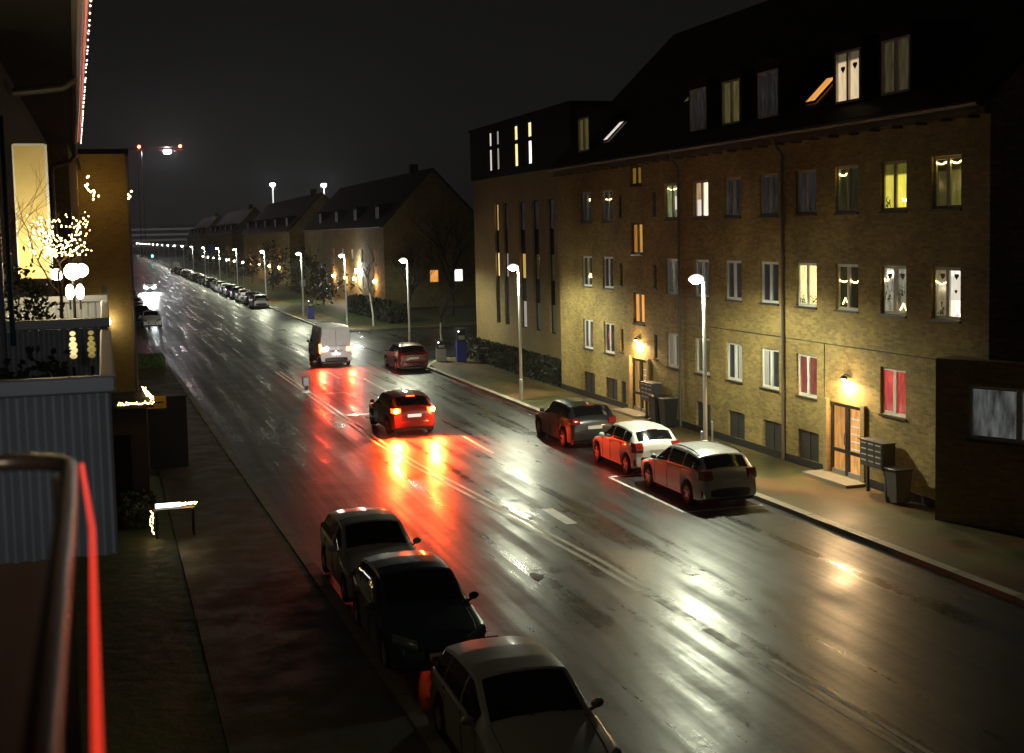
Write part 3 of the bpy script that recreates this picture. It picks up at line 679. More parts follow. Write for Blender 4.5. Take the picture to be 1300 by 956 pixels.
def bin_(x, y, label, mat='black', h=1.05, w=0.55, lid='black'):
    t = thing('wheeled_bin', label, 'bin', (x, y, 0.11))
    mb = MB(); b = w / 2
    P = [[(-b * .8, -b * .8, 0.06), (b * .8, -b * .8, 0.06), (b * .8, b * .8, 0.06), (-b * .8, b * .8, 0.06)], [(-b, -b, h), (b, -b, h), (b, b, h), (-b, b, h)]]
    mb.grid(P, close=True); mb.build('bin_body', mat, t)
    mb = MB(); mb.box(-b - .03, b + .03, -b - .03, b + .04, h + .002, h + .05); mb.build('lid', lid, t, bevel=0.02)
    for s in (-1, 1):
        wv = MB(); wv.lathe([(0.01, -.03), (0.09, -.03), (0.09, .03), (0.01, .03)], (s * b * .75, b * .8, 0.09), 'x', 12); wv.build('wheel', 'tyre', t)
bin_(19.8, 45.0, 'dark wheeled bin beside the mailboxes at the farther entrance'); bin_(19.8, 44.1, 'dark wheeled bin next to its twin, nearer to the lamp post')
bin_(19.75, 29.3, 'grey green bin standing right of the near mailbox stand', 'terra', 0.9, 0.5)
for (x, y, lab) in ((18.9, 38.6, 'thin pale marker post on the pavement behind the small white car'), (17.7, 36.9, 'short pale marker post between the white hatchback and the silver wagon')):
    mb = MB(); mb.tube([(0, 0, 0), (0, 0, 0.95)], 0.035, 8); mb.lathe([(0.045, 0.95), (0.045, 0.99), (0.01, 1.02)], (0, 0, 0), 'z', 8)
    o = mb.build('marker_post', 'steel'); o.location = (x, y, 0.11); tag(o, lab, 'post')
# stone by the steps
# ------------------------------------------------------------------ street lamps
def lamp_post():
    t = thing('street_lamp', 'x', 'street lamp', (17.3, 35.8, 0.11), 0, 'street lamps along the right pavement')
    mb = MB(); mb.tube([(0, 0, 0), (0, 0, 0.9), (0, 0, 0.92), (0, 0, 5.55), (-0.03, 0, 5.75), (-0.14, 0, 5.86)], [0.09, 0.09, 0.068, 0.055, 0.05, 0.045], 10); mb.build('pole', 'polepaint', t, smooth=True)
    # shell: half dome drooping towards the road
    n = 12; P = []
    for i in range(7):
        u = i / 6; x = -0.03 - u * 0.46; h = 0.15 * math.sin(math.pi * (0.12 + 0.80 * u)) ** 0.8; w = 0.17 * math.sin(math.pi * (0.10 + 0.84 * u)) ** 0.7
        P.append([(x, w * math.cos(math.pi * k / n), 5.84 + h * math.sin(math.pi * k / n)) for k in range(n + 1)])
    s = MB(); s.grid(P); s.face(P[0]); s.face(P[-1]); s.build('lamp_housing', 'lampshell', t, smooth=True, fixn=False)
    g = MB(); Q = []
    for i in range(7):
        u = i / 6; x = -0.05 - u * 0.42; w = 0.155 * math.sin(math.pi * (0.10 + 0.84 * u)) ** 0.7; h = 0.15 * math.sin(math.pi * (0.08 + 0.84 * u))
        Q.append([(x, w * math.cos(math.pi * k / n), 5.836 - h * math.sin(math.pi * k / n)) for k in range(n + 1)])
    g.grid(Q); g.build('lens', 'lampglow', t, smooth=True, fixn=False)
    lamp('lamp_light', 'SPOT', (-0.28, 0, 5.62), 1750, (0.94, 1.0, 0.70), t, 0.16, None, (0, 0, 0), R(180), 0.5)
    return t
L0 = lamp_post()
L0['label'] = 'tall street lamp behind the silver wagon, nearest of the row'
lampY = [54.2, 76, 101, 119.5, 148, 180, 208, 238, 270, 302, 335, 370, 405, 442, 480, 520, 562, 606, 652, 700]
labs = ['street lamp at the kerb before the brick stair block', 'street lamp just behind the parked dark red car near the junction', 'street lamp rising behind the white van',
        'street lamp at the grass corner left of the white van', 'street lamp by the parked row, beside the small blue sign', 'street lamp over the nearest cars of the far parked row']
for i, y in enumerate(lampY):
    x = 17.3 + (0.7 if y == 101 else 0)
    q = dup(L0, (x, y, 0.11), 0, labs[i] if i < len(labs) else 'distant street lamp in the dwindling row toward the end of the street')
    for c in q.children:
        if c.type == 'LIGHT' and y > 300: bpy.data.objects.remove(c)

# ------------------------------------------------------------------ cars
def lerp(a, b, t): return a + (b - a) * t
def pl(pts, y):
    if y >= pts[0][0]: return pts[0][1]
    for (a, za), (b, zb) in zip(pts, pts[1:]):
        if y >= b: return lerp(za, zb, (a - y) / (a - b)) if a != b else zb
    return pts[-1][1]
def make_car(label, paint, L=3.9, W=1.68, H=1.43, wb=2.45, fo=0.75, wr=0.30, ground=0.17, prof=None, belt=None, cowl=0.75, rf=0.1, rr=-1.25, tail=-1.75,
             tumble=0.74, bump='paint', rails=False, cls='car', brake=False, taillit=False, van=False, glassrows=True, splits=None, arch=0.055, name='parked_car', group=None, lit_plate=False, revlamp=False, tl=(0.14, 0.30, 0.86)):
    hl = L / 2; fw = hl - fo; rw = fw - wb
    prof = prof or [(hl, 0.56), (hl - 0.05, 0.66), (hl - 0.25, 0.76), (cowl + 0.05, 0.98), (cowl, 1.0), (rf, H - 0.03), (rf - 0.35, H), (rr + 0.3, H - 0.04), (rr, H - 0.09), (tail, 1.0), (-hl + 0.05, 0.92), (-hl, 0.62)]
    belt = belt or [(hl, 0.52), (hl - 0.2, 0.66), (cowl, 0.88), (0, 0.90), (-hl + 0.1, 0.96), (-hl, 0.60)]
    t = thing(name, label, cls, group=group)
    def plan(y):
        k = max(0, (abs(y) - (hl - 0.75)) / 0.75); return W / 2 * (1 - (0.20 if y > 0 else (0.06 if van else 0.13)) * k ** 2.2)
    def zbot(y):
        z = ground + 0.02 + 0.10 * max(0, (abs(y) - (hl - 0.35)) / 0.35) ** 1.5
        for c in (fw, rw):
            rr_ = wr + arch; d = abs(y - c)
            if d < rr_: z = max(z, wr + math.sqrt(rr_ * rr_ - d * d))
        return z
    def vals(y):
        zt = pl(prof, y); zbe = min(pl(belt, y), zt - 0.02); w = plan(y)
        k = max(0, min(1, (zt - zbe - 0.06) / (H - zbe - 0.06))); wtop = w * lerp(0.87, tumble, k)
        return zt, zbe, w, wtop
    def sidept(y, tt):     # tt 0..1 from the shoulder to the roof edge
        zt, zbe, w, wt = vals(y); zr = zt - 0.065; x = lerp(w * 0.95, wt, tt) + 0.03 * math.sin(math.pi * tt) * min(1, (zt - zbe) * 2.5); return x, lerp(zbe, zr, tt)
    def toppt(y, u):
        zt, zbe, w, wt = vals(y); return u * wt, zt - 0.065 * abs(u) ** 2.6
    ys = set([hl, -hl, hl - 0.02, -hl + 0.02, cowl, rf, rr, tail])
    for i in range(45): ys.add(lerp(hl, -hl, i / 44))
    for p in prof: ys.add(p[0])
    for c in (fw, rw):
        for k in range(-8, 9): ys.add(c + (wr + arch) * math.sin(k / 8 * math.pi / 2))
    ys = sorted([y for y in ys if -hl <= y <= hl], reverse=True); ys = [y for i, y in enumerate(ys) if i == 0 or ys[i - 1] - y > 0.004]
    secs = []
    for y in ys:
        zt, zbe, w, wt = vals(y); zb = zbot(y); zb = min(zb, zbe - 0.1)
        half = [(0, zb), (w * 0.86, zb), (w * 0.965, zb + 0.02), (w * 0.985, lerp(zb, zbe, 0.30)), (w, lerp(zb, zbe, 0.52)), (w * 0.992, lerp(zb, zbe, 0.76)), (w * 0.978, zbe - 0.02)]
        half += [sidept(y, q) for q in (0, 0.33, 0.66, 1)] + [toppt(y, u) for u in (0.93, 0.8, 0.55, 0.28, 0)]
        secs.append([(x, y, z) for x, z in half] + [(-x, y, z) for x, z in reversed(half[1:-1])])
    n = len(secs[0])
    b = MB(); lower = 1 if bump == 'black' else 0
    b.grid(secs, 0, True, lambda i, j: 1 if (j in (0, n - 1) or (lower and (j in (1, 2, n - 2, n - 3)))) else 0)
    b.face(secs[0], 0); b.face(list(reversed(secs[-1])), 0)
    b.build('body', [paint, 'black'], t, smooth=True, sharp=34)
    u_ = MB(); u_.box(-W * .42, W * .42, -hl + 0.15, hl - 0.15, ground - 0.01, ground + 0.3); u_.build('underbody', 'black', t)
    off = 0.007
    def sidepane(y0, y1, sgn):
        P = []
        for i in range(11):
            y = lerp(y0, y1, i / 10); row = []
            for q in range(6):
                x, z = sidept(y, lerp(0.10, 0.90, q / 5)); row.append((sgn * (x + off), y, z + 0.002))
            P.append(row)
        m = MB(); m.grid(P); return m
    def toppane(y0, y1, uu=0.90, name='windscreen', lo=None):
        P = []
        for i in range(9):
            y = lerp(y0, y1, i / 8); row = []
            for q in range(11):
                x, z = toppt(y, lerp(-uu, uu, q / 10)); row.append((x, y + (0.004 if y0 > 0 else -0.004), z + off))
            P.append(row)
        m = MB(); m.grid(P); return m.build(name, 'carglass', t, smooth=True, fixn=False)
    toppane(cowl - 0.06, rf + 0.05)
    if not van: toppane(rr - 0.04, tail + 0.06, 0.86, 'rear_window')
    sp = splits or [(cowl - 0.22, 0.02), (-0.06, rr + 0.25), (rr + 0.17, tail + 0.22)]
    for a, c in sp:
        if a - c < 0.12: continue
        for s in (-1, 1): sidepane(a, c, s).build('side_window', 'carglass', t, smooth=True, fixn=False)
    # door seams and handles
    for s in (-1, 1):
        for y in ([cowl - 0.12, -0.02, -1.0] if not van else [cowl - 0.1, cowl - 1.1, cowl - 2.2]):
            if abs(y - rw) < wr + 0.06: y = rw + wr + 0.08
            pts = []
            for q in range(6):
                zt, zbe, w, wt = vals(y); zb = ground + 0.08; zq = lerp(zb, zbe, q / 5); xx = w * (0.985 if q in (0, 1) else (1.0 if q < 4 else 0.985)); pts.append((s * (xx + 0.001), y, zq))
            sm = MB(); sm.tube(pts, 0.006, 4); sm.build('door_seam', 'black', t)
        for y in (-0.15 + 0.25 * 0, -1.0):
            if abs(y - rw) < 0.1: y += 0.1
            if van: y = cowl - 0.95 if y > -0.5 else cowl - 1.3
            zt, zbe, w, wt = vals(y); hb = MB(); hb.box(s * (w * 0.985) - 0.02, s * (w * 0.985) + 0.02, y, y + 0.17, zbe - 0.11, zbe - 0.08); hb.build('door_handle', paint, t)
    if not van:
        for sg in (-1, 1): hs_ = MB().tube([(sg * toppt(lerp(cowl - .02, hl - .16, i / 8), .90)[0], lerp(cowl - .02, hl - .16, i / 8), toppt(lerp(cowl - .02, hl - .16, i / 8), .90)[1] + .002) for i in range(9)], .006, 4); hs_.build('bonnet_seam', 'black', t)
        wp = MB()
        for u0 in (-.55, .1): wp.tube([(u0 * .7, cowl - .02, toppt(cowl - .02, u0)[1] + .02), (u0 * .7 + .42, cowl - .26, toppt(cowl - .26, .3)[1] + .025)], .009, 4)
        wp.build('wiper', 'black', t)
    # wheels
    for c in (fw, rw):
        for s in (-1, 1):
            xw = s * (W / 2 - 0.11); ty = MB(); d = 0.10
            ty.lathe([(wr * .62, -d), (wr * .93, -d), (wr, -d * .75), (wr, d * .75), (wr * .93, d), (wr * .62, d)], (xw, c, wr), 'x', 28)
            wh = ty.build('wheel', 'tyre', t, smooth=True)
            rm = MB(); e = s * (d - 0.02)
            rm.lathe([(wr * .64, e - s * .05), (wr * .66, e + s * .012), (wr * .60, e + s * .008), (wr * .56, e - s * .045), (0.01, e - s * .05)], (xw, c, wr), 'x', 28)
            for k in range(5):
                a = 2 * math.pi * k / 5 + 0.3; ca, sa = math.cos(a), math.sin(a)
                T = Matrix(((0, 0, 1, xw + e), (ca, -sa, 0, c), (sa, ca, 0, wr), (0, 0, 0, 1)))
                rm.box(0.02, wr * .60, -0.028, 0.028, -0.02, 0.012, 0, T)
            rm.lathe([(0.06, e + s * 0.015), (0.001, e + s * 0.02)], (xw, c, wr), 'x', 12)
            rm.build('rim', 'rim', wh)
    # mirrors
    for s in (-1, 1):
        y = cowl - 0.25; zt, zbe, w, wt = vals(y); m = MB(); m.ball((s * (w + 0.07), y, zbe + 0.09), 0.095, 10, 0, (1.0, 0.6, 0.75)); m.tube([(s * w * .93, y + .02, zbe + 0.0), (s * (w + 0.05), y, zbe + 0.05)], 0.025, 6); m.build('mirror', 'black' if bump == 'black' else paint, t, smooth=True)
    # rear lights
    a_, h_, zc = tl
    for s in (-1, 1):
        y = -hl + 0.085; P = []
        for i in range(6):      # shell wrapping the rear corner
            u = i / 5
            if u < 0.6: yy = -hl - 0.014; xx = s * lerp(plan(-hl) * 0.68, plan(-hl) * 0.985, u / 0.6)
            else: yy = -hl - 0.014 + (u - 0.6) / 0.4 * 0.22 + 0.02; xx = s * (plan(yy) + 0.008)
            P.append([(xx, yy + 0.03 * abs(q) ** 2 * (1 if u < .6 else 0) + (0.06 * max(0, q)), zc + q * h_ / 2) for q in (-1, -0.5, 0, 0.5, 1)])
        m = MB(); m.grid(P); m.v += []
        back = [[(p[0] * 0.97, p[1] + 0.05, p[2]) for p in r] for r in P]; m.grid(back)
        for r1, r2 in ((P[0], back[0]), (P[-1], back[-1]), ([r[0] for r in P], [r[0] for r in back]), ([r[-1] for r in P], [r[-1] for r in back])): m.grid([r1, r2])
        m.build('taillight', 'brake' if brake else ('tail' if taillit else 'rearlens'), t, smooth=True, fixn=False)
        # headlights
        P = []
        for i in range(6):
            u = i / 5; yy = hl + 0.012 - 0.30 * u ** 1.4; xx = s * (plan(yy) * lerp(0.62, 0.985, u) + 0.012); zt, zbe, w, wt = vals(max(-hl, min(hl, yy)))
            P.append([(xx, yy + 0.02 - 0.03 * abs(q) - 0.05 * max(0, q), lerp(0.62, 0.70, u) + q * 0.075) for q in (-1, -0.3, 0.4, 1)])
        m = MB(); m.grid(P); back = [[(p[0] * 0.95, p[1] - 0.07, p[2]) for p in r] for r in P]; m.grid(back)
        for r1, r2 in ((P[0], back[0]), (P[-1], back[-1]), ([r[0] for r in P], [r[0] for r in back]), ([r[-1] for r in P], [r[-1] for r in back])): m.grid([r1, r2])
        m.build('headlight', 'headlens', t, smooth=True, fixn=False)
    # bumpers, grille, plates
    g = MB(); P = []
    for i in range(9):
        u = lerp(-0.62, 0.62, i / 8); P.append([(u * W / 2, hl + 0.008 - 0.05 * u * u, z) for z in (0.36, 0.56)])
    g.grid(P); g.build('grille', 'blackgloss', t, fixn=False)
    rb = MB(); P = []
    for i in range(13):
        u = lerp(-1, 1, i / 12); yy = -hl - 0.045 + 0.16 * abs(u) ** 4; xx = u * (plan(-hl + 0.15) * 1.0)
        P.append([(xx * 0.97, yy + 0.05, 0.30), (xx, yy, 0.34), (xx, yy, 0.50), (xx * 0.98, yy + 0.05, 0.55)])
    rb.grid(P); rb.build('rear_bumper', 'black' if bump in ('black', 'insert') else paint, t, smooth=True, fixn=False)
    pz = 0.74 if not van else 0.72
    p_ = MB(); p_.box(-0.26, 0.26, -hl - 0.03, -hl - 0.01, pz - 0.055, pz + 0.055); p_.build('number_plate', 'plate_lit' if lit_plate else 'plate', t)
    p_ = MB(); p_.box(-0.26, 0.26, hl + 0.03, hl + 0.045, 0.40, 0.51); p_.build('number_plate', 'plate', t)
    if not van:
        b3 = MB(); zt = pl(prof, rr); b3.box(-0.16, 0.16, rr - 0.07, rr - 0.03, zt - 0.03, zt - 0.005); b3.build('brake_strip', 'brake' if brake else 'rearlens', t)
        wz0 = toppt(tail + 0.08, 0)[1]; wp = MB(); wp.tube([(0.02, tail + 0.05, wz0 + 0.03), (0.30, lerp(tail, rr, 0.25), toppt(lerp(tail, rr, 0.25), 0.3)[1] + 0.03)], 0.008, 4); wp.build('wiper', 'black', t)
    if rails:
        for s in (-1, 1):
            pts = []
            for i in range(12):
                y = lerp(rf - 0.15, rr + 0.1, i / 11); x, z = toppt(y, 0.93); e_ = math.sin(math.pi * i / 11) ** 0.35; pts.append((s * x, y, z + 0.005 + 0.055 * e_))
            r_ = MB(); r_.tube(pts, 0.014, 6); r_.build('roof_rail', 'chrome', t, smooth=True)
    return t, hl

paints = {}
def paint(name, c, metal=0.3, rough=0.35):
    M[name] = plain(name, c, rough, metal, 0.6, 0.05, 3.0); return name
paint('paint_silver', (0.55, 0.56, 0.58), 0.25, 0.34); paint('paint_white', (0.70, 0.70, 0.70), 0.0, 0.35); paint('paint_dark', (0.028, 0.028, 0.032), 0.3, 0.3)
paint('paint_darkred', (0.10, 0.018, 0.018), 0.3, 0.3); paint('paint_redlit', (0.22, 0.03, 0.025), 0.2, 0.35); paint('paint_teal', (0.015, 0.06, 0.075), 0.4, 0.3); paint('paint_grey', (0.36, 0.355, 0.35), 0.4, 0.35)
paint('paint_vanwhite', (0.78, 0.78, 0.78), 0.0, 0.4); paint('paint_blue', (0.03, 0.05, 0.12), 0.4, 0.3); paint('paint_beige', (0.62, 0.60, 0.54), 0.2, 0.4)

def place(t, x, y, rz): t.location = (x, y, 0.004); t.rotation_euler = (0, 0, rz)
W_prof = lambda hl, H, cowl, rf, rr, tail, zd=1.02: [(hl, 0.56), (hl - 0.05, 0.66), (hl - 0.3, 0.77), (cowl + 0.05, 0.97), (cowl, 0.99), (rf, H - 0.03), (rf - 0.4, H), (rr + 0.6, H - 0.01), (rr, H - 0.07), (tail, zd), (-hl + 0.04, 0.92), (-hl, 0.60)]
# silver wagon in the marked bay
wag, hl = make_car('silver station wagon with roof rails parked in the marked bay', 'paint_silver', 4.45, 1.76, 1.46, 2.66, 0.88, 0.315, prof=W_prof(2.225, 1.46, 0.95, 0.2, -1.72, -2.10), cowl=0.95, rf=0.2, rr=-1.72, tail=-2.10,
                   belt=[(2.225, 0.54), (1.9, 0.68), (0.95, 0.90), (0, 0.93), (-2.1, 1.0), (-2.225, 0.60)], rails=True, bump='insert', splits=[(0.75, 0.0), (-0.08, -0.95), (-1.03, -1.85)], tl=(0.14, 0.26, 0.90))
place(wag, 15.72, 33.25, 0.0)
# white hatchback
hat, _ = make_car('small white hatchback parked between the dark car and the silver wagon', 'paint_white', 3.85, 1.66, 1.43, 2.44, 0.74, 0.295, prof=W_prof(1.925, 1.43, 0.75, 0.15, -1.42, -1.80), cowl=0.75, rf=0.15, rr=-1.42, tail=-1.80, bump='insert',
                  splits=[(0.58, -0.12), (-0.20, -0.98), (-1.05, -1.5)], tl=(0.14, 0.30, 0.86))
place(hat, 15.85, 38.0, 0.0)
# dark hatchback / suv
suv, _ = make_car('dark car with a tall tail parked ahead of the small white hatchback', 'paint_dark', 4.35, 1.80, 1.52, 2.62, 0.88, 0.33, prof=W_prof(2.175, 1.52, 0.85, 0.15, -1.6, -2.02, 1.08), cowl=0.85, rf=0.15, rr=-1.6, tail=-2.02,
                  belt=[(2.175, 0.56), (1.9, 0.74), (0.85, 0.96), (0, 0.99), (-2.0, 1.06), (-2.175, 0.62)], bump='paint', splits=[(0.64, -0.08), (-0.16, -1.0), (-1.1, -1.7)], tl=(0.14, 0.2, 0.95))
place(suv, 15.85, 43.6, 0.0)
# dark hatchback braking in the lane, red light put into its paint
brk, _ = make_car('dark hatchback driving away with glowing red brake lights', 'paint_redlit', 4.2, 1.78, 1.50, 2.58, 0.85, 0.32, prof=W_prof(2.1, 1.50, 0.85, 0.15, -1.5, -1.95, 1.06), cowl=0.85, rf=0.15, rr=-1.5, tail=-1.95,
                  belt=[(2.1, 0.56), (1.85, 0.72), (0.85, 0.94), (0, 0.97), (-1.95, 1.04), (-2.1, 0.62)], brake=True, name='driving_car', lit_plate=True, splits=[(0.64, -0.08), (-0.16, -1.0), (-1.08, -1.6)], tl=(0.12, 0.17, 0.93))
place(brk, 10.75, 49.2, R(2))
# dark red car by the junction
drk, _ = make_car('dark red estate parked at the junction near the blue ticket machine', 'paint_darkred', 4.4, 1.74, 1.46, 2.64, 0.88, 0.31, prof=W_prof(2.2, 1.46, 0.9, 0.2, -1.68, -2.06), cowl=0.9, rf=0.2, rr=-1.68, tail=-2.06, rails=True,
                  splits=[(0.7, -0.05), (-0.13, -1.0), (-1.08, -1.8)], tl=(0.14, 0.26, 0.90))
place(drk, 15.95, 71.3, 0.0)
# teal-lit dark car, left side, facing the camera
tea, _ = make_car('dark teal car, middle of three parked nose to tail at the near left kerb', 'paint_teal', 4.1, 1.76, 1.46, 2.56, 0.85, 0.32, cowl=0.8, rf=0.05, rr=-1.5, tail=-1.9, prof=W_prof(2.05, 1.46, 0.8, 0.05, -1.5, -1.9), splits=[(0.6, -0.12), (-0.2, -1.0), (-1.06, -1.6)])
place(tea, 5.15, 22.75, math.pi)
wl, _ = make_car('pale cream car, farthest of three parked at the near left kerb', 'paint_beige', 4.0, 1.68, 1.45, 2.5, 0.8, 0.30, cowl=0.75, rf=0.1, rr=-1.45, tail=-1.85, prof=W_prof(2.0, 1.45, 0.75, 0.1, -1.45, -1.85), splits=[(0.56, -0.12), (-0.2, -1.0), (-1.06, -1.55)])
place(wl, 5.2, 27.2, math.pi)
gl, _ = make_car('grey car at the bottom edge, nearest of three on the left', 'paint_grey', 4.2, 1.74, 1.45, 2.6, 0.85, 0.31, cowl=0.85, rf=0.1, rr=-1.5, tail=-1.95, prof=W_prof(2.1, 1.45, 0.85, 0.1, -1.5, -1.95), splits=[(0.62, -0.1), (-0.18, -1.0), (-1.06, -1.65)])
place(gl, 5.3, 17.0, math.pi)
# van
vh = 2.35
vprof = [(2.45, 0.65), (2.40, 0.85), (2.1, 1.08), (1.75, 1.18), (1.70, 1.22), (1.05, 1.95), (0.75, vh - 0.1), (0.3, vh), (-2.1, vh), (-2.36, vh - 0.06), (-2.42, vh - 0.35), (-2.45, 0.9)]
van, _ = make_car('white high-roofed van driving away with glowing tail lights', 'paint_vanwhite', 4.9, 1.9, vh, 2.95, 0.95, 0.33, ground=0.2, prof=vprof, belt=[(2.45, 0.6), (2.1, 0.95), (1.7, 1.15), (0, 1.2), (-2.45, 1.2)], cowl=1.65, rf=0.95, rr=-2.36, tail=-2.42, tumble=0.86,
                  taillit=True, van=True, name='driving_van', cls='van', splits=[(1.35, 0.55)], lit_plate=True, bump='black', tl=(0.14, 0.5, 1.05))
place(van, 12.5, 76.4, 0.0)
m = MB()
for s in (-1, 1): m.box(min(s * 0.02, s * 0.80), max(s * 0.02, s * 0.80), -2.485, -2.455, 1.3, 2.12)
P = []
m = MB()
for i in range(9):
    u = lerp(-1, 1, i / 8); P.append([(u * lerp(0.82, 0.70, q / 4), -2.48 + 0.02 * q / 4 + 0.02 * u * u, lerp(1.22, 2.16, q / 4)) for q in range(5)])
m.grid(P); m.build('rear_door_panel', plain('pale_panel', (0.82, 0.82, 0.80), 0.55), van, smooth=True, fixn=False)
m = MB(); m.tube([(0, -2.492, 0.55), (0, -2.492, 2.1)], 0.008, 4); m.tube([(-0.8, -2.49, 1.2), (0.8, -2.49, 1.2)], 0.01, 4); m.build('door_seam', 'black', van)
m = MB(); m.box(-0.62, -0.5, -2.50, -2.46, 0.98, 1.14); m.build('reversing_lamp', 'revlamp', van)
m = MB(); m.box(-0.35, 0.35, -2.50, -2.47, 0.86, 0.94); m.build('plate_trim', 'chrome', van)
# real light from vehicle lamps
RED = (1.0, 0.045, 0.014)
for s in (-1, 1):
    lamp('brake_light', 'SPOT', (s * 0.74, -2.28, 0.93), 4600, (1.0, 0.07, 0.011), brk, 0.08, None, (R(52), 0, R(180 - 12)), R(84), 0.6)
    lamp('brake_light', 'SPOT', (s * 0.74, -2.27, 0.93), 3400, RED, brk, 0.08, None, (R(62), 0, R(180 + 22)), R(60), 0.5)
    lamp('brake_fill', 'SPOT', (s * 0.72, -2.26, 0.90), 150, RED, brk, 0.07, None, (R(20), 0, R(180 + 10)), R(135), 0.9)
    lamp('tail_light', 'SPOT', (s * 0.86, -2.62, 1.0), 1100, RED, van, 0.08, None, (R(58), 0, R(180 - 8)), R(84), 0.6)
for s in (-1, 1):
    m = MB(); m.ball((s * 0.70, -2.12, 0.94), 0.085, 10, 0, (1.1, .5, 1)); m.build('brake_bulb', 'brakecore', brk, smooth=True)
lamp('number_plate_light', 'POINT', (0, -2.62, 0.86), 2, (1, 0.9, 0.8), van, 0.04)
for (veh, yy, e) in ((brk, 2.12, 3000), (van, 2.5, 3000)):
    for s in (-1, 1): lamp('headlight_beam', 'SPOT', (s * 0.62, yy, 0.72), e, (1.0, 0.95, 0.85), veh, 0.08, None, (R(88), 0, 0), R(44), 0.8)
# far parked cars on the right and on the left
fc = {}
fc['white'] = hat; fc['silver'] = wag; fc['dark'] = suv; fc['red'] = drk; fc['grey'] = gl
grp = 'cars parked in the far row along the right kerb'
seq = ['silver', 'dark', 'white', 'grey', 'dark', 'van', 'white', 'silver', 'white', 'dark', 'silver', 'grey', 'white', 'dark', 'silver', 'white', 'dark', 'silver', 'white', 'grey', 'silver', 'dark']
y = 141.5
names = {'silver': 'silver', 'dark': 'dark', 'white': 'white', 'grey': 'grey', 'red': 'dark red'}
first = True
for i, k in enumerate(seq):
    if k == 'van':
        continue
    lb = ('silver car at the near end of the far parked row on the right' if first else 'distant %s parked car in the long row by the right kerb' % names[k]); first = False
    q = dup(fc[k], (15.8 + rnd.uniform(-.1, .1), y, 0.004), math.pi if k == 'grey' else 0.0, lb, grp); q.name = 'parked_car'
    y += rnd.uniform(6.2, 9.5)
bx, _ = make_car('pale box-shaped light van parked in the far right row', 'paint_beige', 4.9, 1.9, 2.3, 2.95, 0.95, 0.33, ground=0.2, prof=vprof, belt=[(2.45, 0.6), (2.1, 0.95), (1.7, 1.15), (0, 1.2), (-2.45, 1.2)], cowl=1.65, rf=0.95, rr=-2.36, tail=-2.42, tumble=0.88, van=True, name='parked_van', cls='van', splits=[(1.35, 0.55)])
place(bx, 15.8, y + 3, 0.0)
q = dup(hat, (3.7, 116.5, 0.004), math.pi, 'white car parked at the far left kerb facing the camera'); q.name = 'parked_car'
q = dup(suv, (3.0, 125, 0.004), math.pi, 'dark car parked behind the white one at the far left kerb'); q.name = 'parked_car'
q = dup(gl, (2.9, 133, 0.004), math.pi, 'grey car parked third in the far left row'); q.name = 'parked_car'
for k in range(8):
    q = dup(fc[['dark', 'silver', 'grey'][k % 3]], (2.8, 142 + 7.5 * k, 0.004), math.pi, 'distant car in the dim left parked row', 'distant cars parked along the left kerb'); q.name = 'parked_car'
# oncoming car with headlights
onc = dup(hat, (6.2, 196, 0.004), math.pi, 'oncoming car with dazzling white headlights far down the street'); onc.name = 'driving_car'
for c in list(onc.children):
    if c.name.startswith('headlight'):
        c.data = c.data.copy(); c.data.materials[0] = M['headglow']
for s in (-1, 1): lamp('headlight_beam', 'SPOT', (s * 0.6, 2.02, 0.72), 24000, (0.95, 0.98, 1.0), onc, 0.16, None, (R(76.0), 0, 0), R(30), 0.6)

# ------------------------------------------------------------------ vegetation
def bare_tree(name, label, loc, h=6.0, trunk_mat='bark', spread=0.5, depth=5, seed=1, r0=0.10, cat='tree', clear=0.35, group=None, scale=1):
    rr_ = random.Random(seed); t = thing(name, label, cat, loc, 0, group); tm = MB(); cm = MB()
    def br(p, d, L_, r, lev):
        pts = [p]; q = Vector(p); dd = Vector(d)
        for k in range(3):
            dd = (dd + Vector((rr_.gauss(0, .10), rr_.gauss(0, .10), 0.05))).normalized(); q = q + dd * L_ / 3; pts.append(q.copy())
        (tm if lev == 0 else cm).tube(pts, [r, r * .85, r * .7, r * .55], 7 if lev == 0 else 4, cap=False)
        if lev >= depth: return
        for k in range(3 if lev else 5):
            s = pts[rr_.choice([1, 2, 3, 3])] if lev else pts[rr_.choice([2, 3])]
            nd = (dd + Vector((rr_.gauss(0, spread), rr_.gauss(0, spread), rr_.uniform(-.05, .35)))).normalized(); br(s, nd, L_ * rr_.uniform(.55, .8), r * .55, lev + 1)
    br(Vector((0, 0, 0)), Vector((0, 0, 1)), h * clear, r0, 0)
    tm.build('trunk', trunk_mat, t, smooth=True, fixn=False); cm.build('crown', 'bark', t, fixn=False)
    return t
